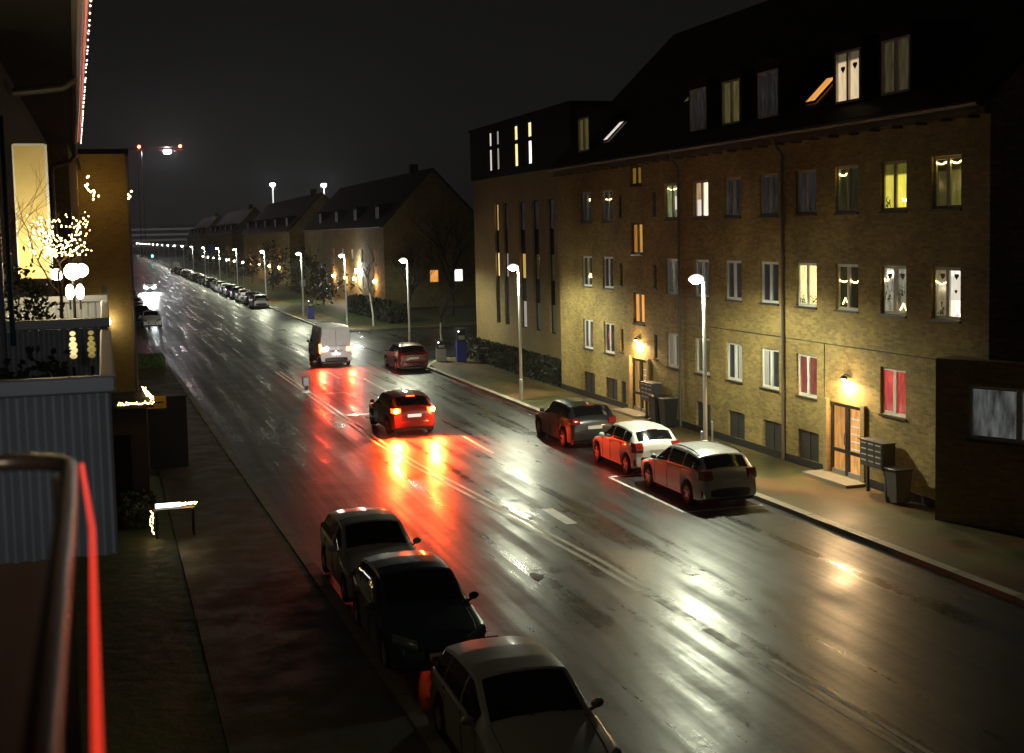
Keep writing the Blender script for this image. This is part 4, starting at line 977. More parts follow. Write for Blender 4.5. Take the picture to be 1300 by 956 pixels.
def leafy(name, label, loc, rx, ry, h, n=900, mat='leafd', cat='tree', seed=1, trunk=True, zc=0.6, ls=0.22, group=None, part='crown'):
    rr_ = random.Random(seed); t = thing(name, label, cat, loc, 0, group); m = MB()
    if trunk:
        tm = MB(); tm.tube([(0, 0, 0), (0.05, 0, h * .3), (0, 0.05, h * .7)], [h * .025, h * .02, h * .008], 7); tm.build('trunk', 'bark', t)
    cl = []
    for k in range(max(5, n // 70)):
        a = rr_.uniform(0, 2 * math.pi); e = rr_.uniform(-1, 1); q = rr_.random() ** .4; cl.append((math.cos(a) * rx * q * math.sqrt(1 - e * e), math.sin(a) * ry * q * math.sqrt(1 - e * e), h * (zc + (1 - zc) * e * .9) if trunk else h * (0.5 + 0.42 * e), rr_.uniform(.25, .5)))
    for k in range(n):
        c = rr_.choice(cl); s = c[3]; p = Vector((c[0] + rr_.gauss(0, s * rx * .6), c[1] + rr_.gauss(0, s * ry * .6), max(0.03, c[2] + rr_.gauss(0, s * h * .25))))
        u = Vector((rr_.gauss(0, 1), rr_.gauss(0, 1), rr_.gauss(0, 1))).normalized(); v = u.cross(Vector((rr_.gauss(0, 1), rr_.gauss(0, 1), rr_.gauss(0, 1)))).normalized(); L_ = ls * rr_.uniform(.5, 1.2)
        m.face([p, p + u * L_ + v * L_ * .35, p + u * L_ * 1.6, p + u * L_ - v * L_ * .35])
    m.build(part, mat, t, fixn=False); return t
def hedge(name, label, x0, x1, y0, y1, h, mat='leafd', n=2500, seed=1, z0=0.1, ls=0.10):
    rr_ = random.Random(seed); m = MB(); m.box(x0 + .12, x1 - .12, y0 + .12, y1 - .12, z0, z0 + h - .14)
    for k in range(n):
        f = rr_.random(); x = rr_.uniform(x0, x1); y = rr_.uniform(y0, y1); z = z0 + rr_.uniform(0, h)
        s = rr_.random()
        if s < .35: z = z0 + h - abs(rr_.gauss(0, .06))
        elif s < .6: x = x0 + abs(rr_.gauss(0, .06))
        elif s < .75: x = x1 - abs(rr_.gauss(0, .06))
        else: y = y0 + abs(rr_.gauss(0, .06))
        p = Vector((x, y, z)); u = Vector((rr_.gauss(0, 1), rr_.gauss(0, 1), rr_.gauss(0, 1))).normalized(); v = u.cross(Vector((rr_.gauss(0, 1), 1, rr_.gauss(0, 1)))).normalized(); L_ = ls * rr_.uniform(.6, 1.3)
        m.face([p - u * L_, p + v * L_ * .5, p + u * L_, p - v * L_ * .5])
    return tag(m.build(name, mat, fixn=False), label, 'hedge')
hedge('hedge', 'low dark hedge along the foot of the brick stair block', 20.2, 21.3, 58, 75, 1.1, 'leafd', 3500, 3)
hedge('hedge', 'bright green low hedge at the bend of the left pavement', 1.6, 3.1, 77.5, 81, 0.55, 'leafg', 2200, 5, 0.1, 0.12)
hedge('hedge', 'dark hedge along the front gardens beyond the junction', 22.5, 24, 106, 126, 1.5, 'leafd', 2500, 6, 0.1, 0.25)
bare_tree('young_tree', 'thin pale-trunked tree on the grass right of the white van', (20.8, 104.5, 0.1), 6.5, 'birch', 0.45, 3, 3, 0.09, clear=.42)
bare_tree('young_tree', 'thin pale-trunked tree near the blue ticket machine', (21.3, 84.0, 0.1), 5.5, 'birch', 0.45, 3, 5, 0.08, clear=.42)
slab('grass_verge', [(20.8, 80), (24, 80.9), (60, 87), (60, 87.5), (20.4, 86)], -0.02, 0.09, 'grass') if False else None
for i, (x, y, h, rx, lab) in enumerate(((26.5, 117, 9, 3.0, 'dark tree in front of the left part of the gabled house'), (30, 114, 11, 3.6, 'large dark tree before the gable with two lit windows'), (36, 116, 10, 3.5, 'dark tree right of the two lit windows'), (41, 110, 12, 4, 'dark tree beside the far corner of the stair block'))):
    bare_tree('bare_tree', lab, (x, y, 0), h, 'bark', 0.55, 5, 20 + i, 0.18, clear=.33)
for i, (x, y) in enumerate(((22.5, 140), (22.8, 157), (22.6, 185), (23, 215), (22.5, 250), (22.8, 290), (22.5, 340))):
    leafy('dark_tree', 'distant dark evergreen between the right pavement and the gabled houses', (x, y, 0), 2.2, 2.6, 4.2 + (i % 3), 700, 'leafd', seed=30 + i, ls=.35, group='dark evergreens along the far right gardens')
bare_tree('bare_tree', 'dark bare tree against the yellow gable wall on the left', (-1.9, 54, 0), 9.5, 'bark', .5, 5, 50, .12)

# ------------------------------------------------------------------ far gabled houses on the right
def gable_house(y0, y1, lab, lights=True, n=8, x0=27.2):
    t = thing('gabled_house', lab, 'house', (0, 0, 0)); x1, xr, ze, zr = x0 + 10.6, x0 + 5.3, 8.3, 14.0
    hs = []; step = (y1 - y0 - 4) / n
    for k in range(n):
        yc = y0 + 2 + step * (k + .5)
        for a in (1.7, 4.6):
            hs.append((yc - .6, yc + .6, a, a + 1.35))
    m = MB(); facade(m, x0, y0, y1, 0, ze, hs, .12); m.build('front_wall', 'brick', t)
    for Y in (y0, y1): m = MB(); m.face([(x0, Y, 0), (x1, Y, 0), (x1, Y, ze), (xr, Y, zr), (x0, Y, ze)]); m.build('gable_wall', 'brick', t)
    m = MB(); roofslab(m, y0 - .2, y1 + .2, x0 - .3, ze + .05, xr, zr + .2, x1 + .3, .18); rf_ = m.build('roof', 'roof', t)
    for k, h in enumerate(hs):
        window(t, x0, (h[0] + h[1]) / 2, h[2], h[3], 1.2, rnd.choice(['dark', 'dark', 'grey', 'darkb', 'dimg']) if h[2] > 2 else rnd.choice(['dark', 'greyl', 'gpearl', 'olive']), 'dframe')
    for k in range(n):
        if k % 2: continue
        yc = y0 + 2 + step * (k + .5); d = MB(); d.box(x0 + .5, x0 + 3.2, yc - .9, yc + .9, 8.9, 10.6); d.box(x0 + .3, x0 + 3.4, yc - 1.05, yc + 1.05, 10.603, 10.72); o = d.build('dormer', 'clad', t)
        w_ = MB()
        w_.face([(x0 + .49, yc - .7, 9.2), (x0 + .49, yc + .7, 9.2), (x0 + .49, yc + .7, 10.4), (x0 + .49, yc - .7, 10.4)]); w_.build('window', PM['dark'], o)
        f = MB()
        for yy in (-.72, 0, .68): f.box(x0 + .44, x0 + .485, yc + yy - .04, yc + yy + .04, 9.2, 10.4)
        f.build('window_frame', 'white', o)
    m = MB(); m.tube([(x0 - .35, y0, ze - .02), (x0 - .35, y1, ze - .02)], .08, 6); m.build('gutter', 'zinc', t)
    c = MB(); c.box(xr - .4, xr + .4, y0 + 8, y0 + 9, zr - .3, zr + 1); c.build('chimney', 'brick_r', rf_)
    return t
g1 = gable_house(130, 184, 'brick house with a steep gable just beyond the junction')
for (y, z, p) in ((32.35, 2.55, 'orange2'), (34.95, 2.55, 'white')):
    m = MB(); m.face([(y - .42, 129.96, z), (y + .42, 129.96, z), (y + .42, 129.96, z + 1.2), (y - .42, 129.96, z + 1.2)]); w_ = m.build('window', PM[p], g1); w_['label'] = 'lit window in the gable'
    f = MB(); 
    for a, b, c, d in ((y - .5, y - .42, z - .06, z + 1.26), (y + .42, y + .5, z - .06, z + 1.26), (y - .42, y + .42, z - .08, z), (y - .42, y + .42, z + 1.2, z + 1.27)): f.box(a, b, 129.92, 129.99, c, d)
    f.build('frame', 'dframe', w_)
gable_house(200, 268, 'second gabled house down the street, dark roof against the sky', n=9)
gable_house(292, 360, 'third gabled house down the street, small and dim', n=9)
gable_house(384, 450, 'farthest gabled house, faint against the sky', n=8)
# porch lights along those houses
for (y, e) in ((134.5, 1.4), (146, 1), (152, 2.2), (160, 1), (212, 1), (225, 1), (240, 1.2), (256, .7), (300, .8)):
    t = thing('porch_lamp', 'small warm porch lamp on a far gabled house wall', 'lamp', (27.0, y, 2.6), 0, 'porch lamps of the far houses')
    m = MB(); m.ball((0, 0, 0), 0.17, 8); m.build('bulb', 'doorbulb', t); m = MB(); m.box(0, .2, -.05, .05, .12, .2); m.build('bracket', 'black', t)
    lamp('porch_light', 'POINT', (-0.35, 0, -0.1), 110 * e, (1, .55, .2), t, .12)
m = MB(); m.box(-0.12, .12, -.3, .3, -.25, .25); o = m.build('floodlight', 'farwhite'); o.location = (26.9, 143.5, 3.5); tag(o, 'dazzling white floodlight on the nearest gabled house wall', 'floodlight')
lamp('flood_light', 'POINT', (26.4, 143.5, 3.4), 260, (.95, 1, 1), None, .15)
# low lamps of the cross path
for k in range(7):
    t = thing('path_lamp', 'small low path lamp behind the far parked cars', 'lamp', (20.6, 205 + k * 14, 0.1), 0, 'low path lamps in the distance')
    m = MB(); m.tube([(0, 0, 0), (0, 0, 3.5)], .04, 6); m.build('pole', 'steel', t); m = MB(); m.ball((0, 0, 3.6), .16, 8); m.build('globe', 'bulbw', t)

# ------------------------------------------------------------------ far end: long pale building, crane, floodlight masts
fb = thing('long_building', 'long pale lit building closing the far end of the street', 'building', (14, 900, 0))
m = MB(); m.box(0, 60, 0, 20, 0, 17); m.build('building_wall', 'pale', fb)
for k in range(4):
    m = MB(); m.box(.5, 59.5, -.05, -.01, 3 + 3.6 * k, 4.4 + 3.6 * k); m.build('window_band', 'farfac', fb)
m = MB(); m.box(-.5, 60.5, -.5, 20.5, 17.02, 17.6); m.build('flat_roof', 'pale', fb)
cr = thing('tower_crane', 'faint red tower crane with red beacons above the far street end', 'crane', (17.3, 600, 0))
m = MB(); H_ = 47
for sx in (-1, 1):
    for sy in (-1, 1): m.tube([(sx, sy, 0), (sx, sy, H_)], .16, 4)
z = 0; f_ = 1
while z < H_ - 2:
    for sx in (-1, 1): m.tube([(sx, -f_, z), (sx, f_, z + 2)], .09, 4); m.tube([(-f_, sx, z), (f_, sx, z + 2)], .09, 4)
    z += 2; f_ = -f_
m.build('mast', 'craneglow', cr)
m = MB()
for (y_, z_) in ((-.7, 0), (.7, 0), (0, 1.3)): m.tube([(-6, y_, H_ + z_), (19, y_, H_ + z_)], .12, 4)
x = -6
while x < 18:
    m.tube([(x, -.7, H_), (x + 1, 0, H_ + 1.3), (x + 2, -.7, H_)], .07, 4); x += 2
m.build('jib', 'craneglow', cr)
for (x, z) in ((0, H_ + 1.5), (17.6, H_ + 1.7)):
    m = MB(); m.ball((x, 0, z), .55, 8); m.build('beacon', 'redlamp', cr)
m = MB(); m.box(10.6, 13.4, -1, 0, H_ - 1.5, H_ - .1); m.build('work_light', 'farwhite', cr)
for (x, y, z, lab) in ((52.5, 420, 23.8, 'white floodlight mast rising behind the second gabled house'), (62.3, 380, 21.9, 'white floodlight mast just left of the nearest gabled roof')):
    t = thing('floodlight_mast', lab, 'light mast', (x, y, 0)); m = MB(); m.tube([(0, 0, 0), (0, 0, z)], .2, 6); m.build('pole', 'lampshell', t); m = MB(); m.box(-.6, .6, -.4, .4, z, z + .7); m.build('lamp_head', 'farwhite', t)  # pole is no lamp, its glow is put into the shared material
# traffic light, signs, ticket machines, refuge post
t = thing('traffic_light', 'far green traffic light by the end of the parked row', 'traffic light', (14.6, 420, 0)); m = MB(); m.tube([(0, 0, 0), (0, 0, 2.6)], .06, 6); m.build('pole', 'steel', t)
m = MB(); m.box(-.2, .2, -.15, .15, 2.3, 3.3); m.build('signal_box', 'black', t); m = MB(); m.ball((0, -.2, 2.5), .3, 8); m.build('green_lens', 'greenlamp', t)
def signpost(x, y, label, h=2.6, plate=(.5, .6), mat='blue', second='signw'):
    t = thing('road_sign', label, 'sign', (x, y, .11)); m = MB(); m.tube([(0, 0, 0), (0, 0, h)], .035, 8); m.build('pole', 'steel', t)
    m = MB(); m.box(-plate[0] / 2, plate[0] / 2, -.06, -.04, h - plate[1], h); m.build('sign_plate', mat, t)
    m = MB(); m.box(-plate[0] / 2 + .08, plate[0] / 2 - .08, -.07, -.062, h - plate[1] + .08, h - .1); m.build('sign_symbol', second, t)
signpost(20.2, 139, 'small blue and white road sign on a post beyond the junction', 2.9, (.7, .9)); signpost(17.9, 230, 'dark double-plate sign on a post above the far parked row', 6.5, (1.2, 1.6), 'black', 'blue')
def machine(x, y, label, h=1.55, mat='blue'):
    t = thing('ticket_machine', label, 'ticket machine', (x, y, .11)); m = MB(); m.box(-.28, .28, -.2, .2, 0, h * .62); m.build('cabinet', mat, t, bevel=.02)
    m = MB(); m.box(-.24, .24, -.17, .17, h * .622, h); m.build('head_unit', 'black', t, bevel=.03); m = MB(); m.box(-.18, .18, -.185, -.172, h * .68, h * .80); m.build('display', 'signw', t); m = MB(); m.ball((-.18, -.19, h * .93), .035, 8); m.build('indicator_light', 'farwhite2', t)
M['farwhite2'] = emis('small_white_light', (.9, .95, 1), 12)
machine(19.4, 72.0, 'blue ticket machine on the pavement corner by the junction', 1.9); machine(17.6, 117, 'dark blue ticket machine at the corner left of the white van', 1.7)
machine(18.4, 72.8, 'small dark cabinet left of the blue ticket machine', 1.2, 'steel')
t = thing('refuge_post', 'short dark post standing on the double centre line left of the van', 'post', (9.05, 62.5, 0.0)); m = MB(); m.tube([(0, 0, 0), (0, 0, .55)], .09, 8); m.build('post', 'black', t); m = MB(); m.box(-.16, .16, -.1, .1, .3, .75); m.build('post_head', 'black', t, bevel=.03)
m = MB(); m.lathe([(.2, 0), (.2, .06), (.09, .1)], (0, 0, 0), 'z', 12); m.build('base', 'signw', t)

# ------------------------------------------------------------------ left: own building with balconies
LX = -1.35
lb = thing('balcony_building', 'brown brick house with balconies along the left edge', 'building')
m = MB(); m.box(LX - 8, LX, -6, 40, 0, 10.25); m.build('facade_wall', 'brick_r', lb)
m = MB(); m.face([(LX - .02, -6, 10.26), (-.1, 12, 10.24), (-.62, 39.2, 10.24), (LX - .02, 39.2, 10.26)]); m.face([(LX - .02, -6, 10.5), (-.1, -6, 10.42), (-.1, 12, 10.42), (-.62, 39.2, 10.42), (LX - 4, 39.2, 15), (LX - 4, -6, 15)])
m.face([(-.1, 12, 10.24), (-.62, 39.2, 10.24), (-.62, 39.2, 10.42), (-.1, 12, 10.42)]); m.face([(LX - .02, -6, 10.26), (-.1, -6, 10.24), (-.1, 12, 10.24)]); m.build('roof', 'clad', lb, fixn=False)
gut = [(-.02, -2, 10.3), (-.05, 10, 10.3), (-.13, 15, 10.28), (-.25, 21, 10.3), (-.42, 30, 10.3), (-.62, 38.9, 10.3)]
m = MB(); m.tube(gut, .085, 8); m.build('gutter', 'gutterm', lb, smooth=True)
m = MB(); m.tube([(-.62, 38.8, 10.25), (-.62, 38.8, 9.9), (-.75, 38.8, 9.75), (-1.22, 38.8, 9.6), (-1.27, 38.8, 9.45), (-1.27, 38.8, .2)], .07, 8); m.build('downpipe', 'gutterm', lb, smooth=True)
m = MB(); m.tube([(-.30, 23, 10.2), (-.5, 23, 10.05), (-1.3, 23, 9.95)], .07, 8); m.build('downpipe', 'gutterm', lb, smooth=True)
tag(MB().tube([(p[0] + .11, p[1], p[2] + .02) for p in gut], .026, 6).build('rope_light', 'redrope2'), 'red rope light running along the roof gutter', 'rope light')
t = thing('light_string', 'string of small white bulbs along the roof gutter', 'fairy lights')
m = MB()
for k in range(64):
    u = k / 63; y = 10 + 29 * u; x = -.05 + (-.62 + .05) * ((y - 10) / 29) + .17; m.ball((x, y, 10.27 + rnd.uniform(-.03, .03)), .012, 5)
m.build('bulbs', 'bulbg', t); m = MB(); m.tube([(.12, 10, 10.29), (-.45, 39, 10.29)], .004, 4); m.build('wire', 'black', t)
wg = thing('side_wing', 'dark brick wing between the balcony house and the yellow gable', 'building'); m = MB(); m.box(-9, -.85, 41, 56, 0, 10.4); m.build('brick_wall', 'brick_d', wg); m = MB(); m.box(-9, -.7, 40.9, 56.1, 10.403, 10.55); m.build('roof_edge', 'clad', wg)
# balconies
def balcony(y0, y1, name_lab):
    t = thing('balcony', name_lab, 'balcony', (0, 0, 0), 0, 'balconies along the left facade'); X1 = -.01; z0, z1 = 6.0, 6.72
    m = MB(); m.box(LX + .002, X1 - .02, y0 + .03, y1 - .03, 5.88, 6.0); m.build('floor_slab', 'panel', t)
    m = MB(); n = 46
    for (a, b) in (((LX + .003, y0), (X1, y0)),):
        P = [[(lerp(a[0], b[0], i / (n * 2)), y0 + .018 * math.sin(i * math.pi / 3.0), z) for i in range(n * 2 + 1)] for z in (z0 - .13, z1)]
        m.grid(P)
    m.build('side_panel', 'panel', t, smooth=True, fixn=False)
    m = MB(); n = 60; P = [[(X1 + .018 * math.sin(i * math.pi / 3), lerp(y0, y1, i / 180), z) for i in range(181)] for z in (z0 - .13, z1)]; m.grid(P); m.build('front_panel', 'panel', t, smooth=True, fixn=False)
    m = MB(); m.box(LX + .003, X1 + .04, y0 - .04, y0 + .04, z1 + .003, z1 + .09); m.build('top_rail', 'raild', t, bevel=.01)
    m = MB(); m.box(X1 - .04, X1 + .04, y0 + .042, y1, z1 + .003, z1 + .09); m.build('top_rail', 'raild', t, bevel=.01)
    for x in (LX + .2, LX + .72, X1 - .03):
        m = MB(); m.box(x - .02, x + .02, y0 + .025, y0 + .06, z0, z1); m.build('baluster', 'raild', t)
    return t
balcony(7.0, 10.6, 'grey corrugated balcony nearest to the camera on the left'); balcony(12.3, 15.9, 'second balcony behind, holding the fairy-lit tree'); balcony(17.6, 21.2, 'third balcony with the bright lamp')
# grey post, teal post, screens
tag(MB().tube([(-.90, 12.2, 5.8), (-.885, 12.2, 10.2)], .055, 10).build('balcony_post', 'pipe', smooth=True), 'wide grey vertical post at the far left edge', 'post')
tag(MB().tube([(-.79, 12.2, 6.6), (-.79, 12.2, 8.6)], .022, 8).build('parasol_pole', 'teal', smooth=True), 'thin dark teal pole right of the grey post', 'pole')
t = thing('balcony_screen', 'tall cream fabric screen lit from below on the balcony', 'screen', (-.80, 17.4, 7.2)); m = MB(); m.box(-.2, .16, -.01, .01, -.15, 1.5); m.build('fabric', 'cream', t)
m = MB(); m.box(-.22, -.2, -.02, .02, -.17, 1.52); m.box(.16, .19, -.02, .02, -.17, 1.52); m.box(-.2, .16, -.02, .02, 1.503, 1.53); m.build('screen_frame', 'white', t)
# fairy tree
t = bare_tree('fairy_tree', 'small bare tree covered in glowing fairy lights on the balcony', (-.40, 13.5, 6.6), 1.5, 'bark', .6, 4, 9, .022, clear=.38)
rr_ = random.Random(4); m = MB()
for k in range(230):
    a = rr_.uniform(0, 6.28); q = rr_.random() ** .5; m.ball((math.cos(a) * .30 * q, math.sin(a) * .25 * q, .78 + .42 * q * rr_.uniform(-.1, 1.0)), rr_.uniform(.004, .008), 5)
m.build('light_bulbs', 'bulb', t)
m = MB(); m.lathe([(.001, -.85), (.12, -.85), (.16, -.45), (.15, -.45), (.001, -.47)], (0, 0, 0), 'z', 14); m.build('pot', 'terra', t); m = MB(); m.tube([(0, 0, -.48), (0, 0, .02)], .022, 7); m.build('stem', 'bark', t)
lamp('tree_glow', 'POINT', (0, 0, .9), 7, (1, .68, .3), t, .2)
t = thing('balcony_lamp', 'blazing warm white lamp globes beneath the fairy-lit tree', 'lamp', (-.42, 16.6, 7.06))
for (x, z, s) in ((.06, .08, .10), (-.12, .05, .08), (.15, .09, .09)):
    m = MB(); m.ball((x, 0, z), s, 10); m.build('globe', 'doorbulb2', t) if 'doorbulb2' in M else None
M['doorbulb2'] = emis('warm_globe', (1, .88, .6), 45)
for (x, z, s) in ((.06, .08, .10), (-.12, .05, .07), (.16, .09, .08)):
    m = MB(); m.ball((x, 0, z), s, 10); m.build('globe', 'doorbulb2', t, smooth=True)
m = MB(); m.tube([(.06, 0, -1.2), (.06, 0, -.02)], .02, 6); m.build('stand', 'black', t)
bs = leafy('potted_shrub', 'dark bushy potted shrub under the blazing lamp on the second balcony', (-.92, 14.9, 6.0), .34, .3, 1.25, 900, 'leafd', 'plant', 77, False, .5, .06, None, 'foliage')
m = MB(); m.lathe([(.001, 0), (.16, 0), (.2, .3), (.001, .3)], (0, 0, 0), 'z', 14); m.build('pot', 'terra', bs)
lamp('globe_light', 'POINT', (-.22, -.15, .12), 60, (1, .82, .45), t, .08)
for (x, lab) in ((-.38, 'left one of two glowing oval lanterns on the balcony'), (-.27, 'right one of two glowing oval lanterns on the balcony')):
    t = thing('oval_lantern', lab, 'lantern', (x, 15.6, 6.93)); m = MB(); m.ball((0, 0, 0), .045, 10, 0, (1, 1, 1.9)); m.build('lantern_shade', 'doorbulb2', t, smooth=True); m = MB(); m.tube([(0, 0, -.2), (0, 0, -.08)], .012, 6); m.build('stand', 'black', t)
# lantern stacks, planters on the near balcony
for (x, y, mat, lab) in ((-.245, 10.2, 'lant1', 'bright stacked glass lantern on the near balcony'), (-.115, 10.2, 'lant2', 'dim yellow stacked lantern right of the bright one')):
    M['lant1'] = emis('lantern_glow', (1, .72, .3), 1.2, var=.6, scale=4); M['lant2'] = emis('lantern_dim', (.8, .6, .12), .35, var=.6, scale=4)
    t = thing('stacked_lantern', lab, 'lantern', (x, y, 6.15))
    for k in range(5):
        m = MB(); m.ball((0, 0, .50 + k * .042), .027 + .006 * math.sin(k * 1.3), 8, 0, (1, 1, .8)); m.build('glass_globe', mat, t, smooth=True)
    m = MB(); m.tube([(0, 0, -.38), (0, 0, .42)], .012, 6); m.build('stand', 'black', t)
t = thing('planter_box', 'dark planter with leafy plants on the near balcony', 'planter', (-.75, 9.6, 6.30)); m = MB(); m.box(-.5, .42, -.15, .15, -.5, .1); m.build('box', 'wood', t)
m = MB(); rr_ = random.Random(3)
for k in range(500):
    p = Vector((rr_.uniform(-.5, .45), rr_.uniform(-.15, .15), .1 + abs(rr_.gauss(0, .13)))); u = Vector((rr_.gauss(0, 1), rr_.gauss(0, 1), rr_.gauss(0, 1))).normalized() * .035; v = u.cross(Vector((0, 1, .3))) * .6; m.face([p, p + u + v, p + u * 2, p + u - v])
m.build('plants', 'leafd', t, fixn=False)
bare_tree('bare_shrub', 'thin bare shrub with dark twigs in front of the cream screen', (-.85, 10.9, 6.2), 2.3, 'bark', .5, 4, 12, .012, 'shrub', .35)
# own handrail near the lens
t = thing('handrail', 'blurred brown metal handrail in the near left foreground', 'handrail')
c0 = [(-1.34, 1.86, 7.205)] + [(-.14, 1.86, 7.205)] + [(-.14 + .085 * math.sin(a), 1.86 - .085 * (1 - math.cos(a)), 7.205) for a in [R(15 * k) for k in range(1, 7)]] + [(-.052, 1.5, 7.205), (-.045, .2, 7.205)]
MB().tube(c0, .0115, 10).build('top_rail', 'handrail', t, smooth=True)
MB().tube([(-.068, 1.80, 7.19), (-.068, 1.80, 5.9)], .010, 8).build('post', 'handrail', t, smooth=True)
tag(MB().tube([(-.040, 1.80, 7.205), (-.024, 1.4, 7.203), (-.010, .2, 7.20)], .0023, 8).build('rope_light', 'redrope', smooth=True), 'glowing red rope light along the near handrail', 'rope light')
t = thing('own_balcony', 'dark balcony floor and parapet under the handrail', 'balcony'); m = MB(); m.box(LX + .01, -.06, -1, 1.9, 5.7, 5.85); m.build('floor_slab', 'clad', t)

lamp('panel_fill_light', 'SPOT', (-.45, -1.3, 8.1), 190, (.93, .97, 1.0), None, .25, None, (R(78.5), 0, R(1)), R(24), 0.6)  # unseen spot added to brighten the nearest balcony panel
# yellow gable house on the left, far
yg = thing('gable_house', 'tall yellow-lit gable wall of the next house on the left', 'building')
m = MB(); m.box(-9, 1.05, 57, 110, 0, 11.1); m.build('brick_wall', 'brick_g', yg); m = MB(); m.box(-9.2, 1.2, 56.8, 110.2, 11.103, 11.3); m.build('roof_edge', 'clad', yg)
m = MB(); m.tube([(1.12, 56.9, 11), (1.12, 56.9, .1)], .06, 8); m.build('downpipe', 'zinc', yg)
t = thing('wall_lamp', 'bright lamp on the yellow gable wall at the left', 'lamp', (.02, 56.6, 4.15)); m = MB(); m.ball((0, 0, 0), .16, 10, 0, (1, .6, 1.1)); m.build('globe', 'doorbulb2', t, smooth=True); m = MB(); m.tube([(0, .3, .1), (0, .05, .1)], .03, 6); m.build('bracket', 'black', t)
m = MB(); m.box(-.3, .08, 56.7, 56.95, 2.4, 3.95); tag(m.build('wall_cabinet', 'black'), 'dark tall cabinet hanging on the yellow gable under its lamp', 'cabinet')
# sodium lamp that lights the gable
t = thing('garden_lamp', 'warm garden lamp post lighting the yellow gable wall', 'lamp', (-2.3, 49.5, 0)); m = MB(); m.tube([(0, 0, 0), (0, 0, 7.6)], .05, 8); m.build('pole', 'black', t); m = MB(); m.lathe([(.02, .25), (.2, .12), (.24, 0), (.02, .02)], (0, 0, 7.6), 'z', 12); m.build('lamp_head', 'black', t); 
lamp('garden_light', 'SPOT', (0, .1, 7.5), 260, (1, .70, .24), t, .15, None, (R(62), 0, R(-22)), R(150), .6)
for k, (x, z) in enumerate(((-.38, 9.85), (1.15, 9.35))):
    t = thing('fairy_cluster', ('small cluster of glowing bulbs high before the yellow gable', 'tiny bright bulb at the right of the yellow gable top')[k], 'fairy lights', (x, 55.5, z))
    m = MB(); rr_ = random.Random(k)
    for q in range(12 if k == 0 else 4): m.ball((rr_.gauss(0, .13 if k == 0 else .05), 0, rr_.gauss(-.15 if k == 0 else 0, .25 if k == 0 else .1)), .04, 5)
    m.build('bulbs', 'bulb', t)
# shed, fairy lights on its edge, cabinet with yellow sign, added glow bar, bins
sh = thing('garden_shed', 'dark wooden garden shed with fairy lights on its roof edge, left pavement', 'shed', (0, 0, 0)); m = MB(); m.box(-1.2, .95, 37.5, 40.5, .09, 2.85); m.build('shed_wall', 'wood', sh)
m = MB(); m.box(-1.3, 1.15, 37.3, 40.7, 2.853, 2.95); m.build('flat_roof', 'clad', sh); m = MB(); m.box(-.3, .5, 37.46, 37.495, .1, 2.1); m.build('door', 'clad', sh)
t = thing('light_string', 'string of warm fairy lights edging the dark shed roof', 'fairy lights'); m = MB(); rr_ = random.Random(8)
for k in range(26): m.ball((.2 + .95 * k / 25, 37.25, 3.0 + rr_.uniform(-.04, .04)), .014, 5)
for k in range(40): m.ball((1.12 - .15 * k / 39 + rr_.gauss(0, .03), 37.3 + 3.4 * k / 39, 3.03 + rr_.uniform(-.03, .08)), .014, 5)
m.build('bulbs', 'bulb', t)
t = thing('advert_stand', 'dark pillar with a small orange yellow notice at its top', 'pillar', (1.42, 43.2, .1)); m = MB(); m.box(-.28, .95, 0, .5, 0, 2.35); m.build('pillar_body', 'black', t, bevel=.03); m = MB(); m.box(-.30, .30, -.06, -.01, 1.98, 2.38); m.build('notice', plain('orange_notice', (.75, .36, .02), .5), t)
m = MB(); m.box(-.1, .22, -.075, -.062, 2.16, 2.2); m.build('notice_mark', 'black', t)
lamp('notice_light', 'SPOT', (0, -.6, 3.1), 5, (1, .75, .4), t, .05, None, (R(25), 0, 0), R(70), .5)
t = thing('table_glow_bar', 'glowing white bar added to stand for the bright garden table at the left', 'lamp', (1.35, 33.2, .1)); m = MB(); m.box(-.45, .55, -.12, .12, .68, .70); m.build('table_top', 'wood', t)  # glowing tube added in place of light caught by the table top
for (x, y) in ((-.4, -.2), (.5, -.2), (-.4, .2), (.5, .2)):
    m = MB(); m.box(x - .02, x + .02, y - .02, y + .02, 0, .679); m.build('leg', 'wood', t)
m = MB(); m.tube([(-.4, 0, .78), (.28, 0, .78)], .05, 8); m.build('tube', 'tubelit', t) if 'tubelit' in M else None
M['tubelit'] = emis('white_tube', (1, .98, .9), 5); m = MB(); m.tube([(-.4, 0, .78), (.22, 0, .78)], .055, 8); m.build('glow_tube', 'tubelit', t)
m = MB(); rr_ = random.Random(2)
for k in range(30): m.ball((.25 + .35 * k / 29, rr_.gauss(0, .05), .76 + rr_.uniform(0, .05)), .014, 5)
for k in range(18): m.ball((-.45 - .1 * rr_.random(), -.2, .7 - .6 * k / 18), .014, 5)
m.build('small_bulbs', 'bulb', t)
hedge('hedge', 'dark hedge strip inside the left pavement by the garden table', .2, 1.0, 34.4, 36.8, .5, 'leaf', 900, 11)
hz = MB(); hz.box(-880, 1100, -50, 2300, -1.5, 75); ho = hz.build('haze', 'black')
hm = bpy.data.materials.new('damp_air'); hm.use_nodes = True; nn_ = hm.node_tree.nodes; nn_.remove(nn_['Principled BSDF']); pv = nn_.new('ShaderNodeVolumePrincipled')
pv.inputs['Color'].default_value = (.9, .92, .95, 1); pv.inputs['Density'].default_value = 0.00034; pv.inputs['Anisotropy'].default_value = 0.5; hm.node_tree.links.new(pv.outputs[0], nn_['Material Output'].inputs['Volume'])
ho.data.materials.clear(); ho.data.materials.append(hm); tag(ho, kind='stuff')
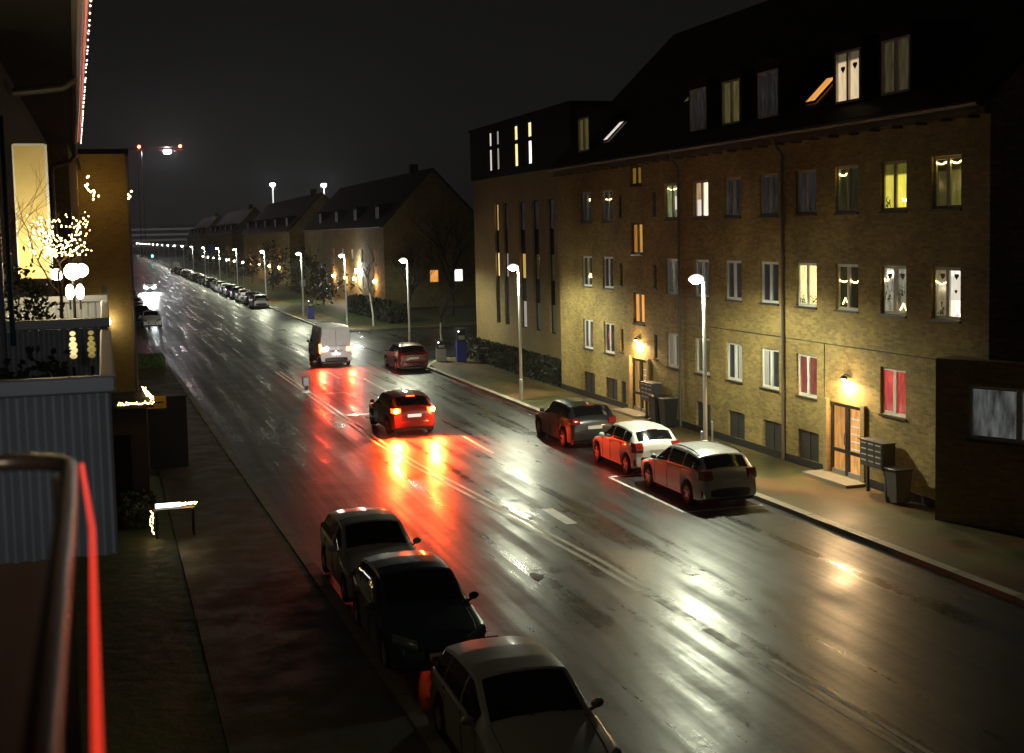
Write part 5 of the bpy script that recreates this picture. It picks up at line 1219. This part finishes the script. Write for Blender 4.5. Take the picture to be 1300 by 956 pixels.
# ------------------------------------------------------------------ world, camera
w = bpy.data.worlds.new('World'); sc.world = w; w.use_nodes = True; n = w.node_tree.nodes; l = w.node_tree.links
bg = n['Background']; sky = n.new('ShaderNodeTexSky'); sky.sky_type = 'NISHITA'; sky.sun_disc = False; sky.sun_elevation = R(-4); sky.sun_rotation = R(200)
tc = n.new('ShaderNodeTexCoord'); sp = n.new('ShaderNodeSeparateXYZ'); l.new(tc.outputs['Generated'], sp.inputs[0])
cr_ = n.new('ShaderNodeValToRGB'); l.new(sp.outputs['Z'], cr_.inputs[0])
e = cr_.color_ramp.elements; e[0].position = 0.0; e[0].color = (0.0185, 0.0178, 0.0170, 1); e[1].position = 0.30; e[1].color = (0.0062, 0.0056, 0.0050, 1)
cr_.color_ramp.elements.new(0.10).color = (0.0125, 0.0122, 0.0118, 1)
nz = n.new('ShaderNodeTexNoise'); nz.inputs['Scale'].default_value = 2.5; nz.inputs['Detail'].default_value = 4; l.new(tc.outputs['Generated'], nz.inputs['Vector'])
mr = n.new('ShaderNodeMapRange'); mr.inputs['To Min'].default_value = .7; mr.inputs['To Max'].default_value = 1.3; l.new(nz.outputs['Fac'], mr.inputs['Value'])
vs = n.new('ShaderNodeVectorMath'); vs.operation = 'SCALE'; l.new(cr_.outputs[0], vs.inputs[0]); l.new(mr.outputs[0], vs.inputs['Scale'])
l.new(vs.outputs[0], bg.inputs[0]); bg.inputs[1].default_value = 0.6
bg2 = n.new('ShaderNodeBackground'); l.new(sky.outputs[0], bg2.inputs[0]); bg2.inputs[1].default_value = 0.004
ad = n.new('ShaderNodeAddShader'); l.new(bg.outputs[0], ad.inputs[0]); l.new(bg2.outputs[0], ad.inputs[1]); l.new(ad.outputs[0], n['World Output'].inputs[0])

F = 1650.0; cx, cy = 650.0, 433.5; vp = (130.0, 306.0); roll = R(1.3)
d = Vector((vp[0] - cx, vp[1] - cy, F)).normalized()
nn = Vector((math.sin(roll), math.cos(roll), 0)); nn.z = -(nn.dot(d)) / d.z; nn.normalize()
right = nn.cross(d)
# rows: world axes expressed in camera (x right, y down, z forward)
Rw = Matrix((right, d, -nn))
cam_x = Vector((Rw[0][0], Rw[1][0], Rw[2][0])); cam_y = -Vector((Rw[0][1], Rw[1][1], Rw[2][1])); cam_z = -Vector((Rw[0][2], Rw[1][2], Rw[2][2]))
cd = bpy.data.cameras.new('camera'); cam = bpy.data.objects.new('camera', cd); col.objects.link(cam)
mw = Matrix.Identity(4)
for i in range(3): mw[i][0] = cam_x[i]; mw[i][1] = cam_y[i]; mw[i][2] = cam_z[i]
mw.translation = (0, 0, 7.5); cam.matrix_world = mw
cd.sensor_fit = 'HORIZONTAL'; cd.sensor_width = 36; cd.lens = F / 1300 * 36; cd.shift_y = -(478 - cy) / 1300; cd.clip_end = 5000; cd.clip_start = 0.05
cd.dof.use_dof = True; cd.dof.focus_distance = 45; cd.dof.aperture_fstop = 5.6
sc.camera = cam
sc.view_settings.view_transform = 'Standard'; sc.view_settings.look = 'None'; sc.view_settings.exposure = 0; sc.view_settings.gamma = 1
cy_ = sc.cycles; cy_.use_denoising = True; cy_.max_bounces = 5; cy_.volume_bounces = 0; cy_.diffuse_bounces = 2; cy_.glossy_bounces = 3; cy_.sample_clamp_indirect = 6; cy_.sample_clamp_direct = 0; cy_.use_light_tree = True; cy_.caustics_reflective = False; cy_.caustics_refractive = False
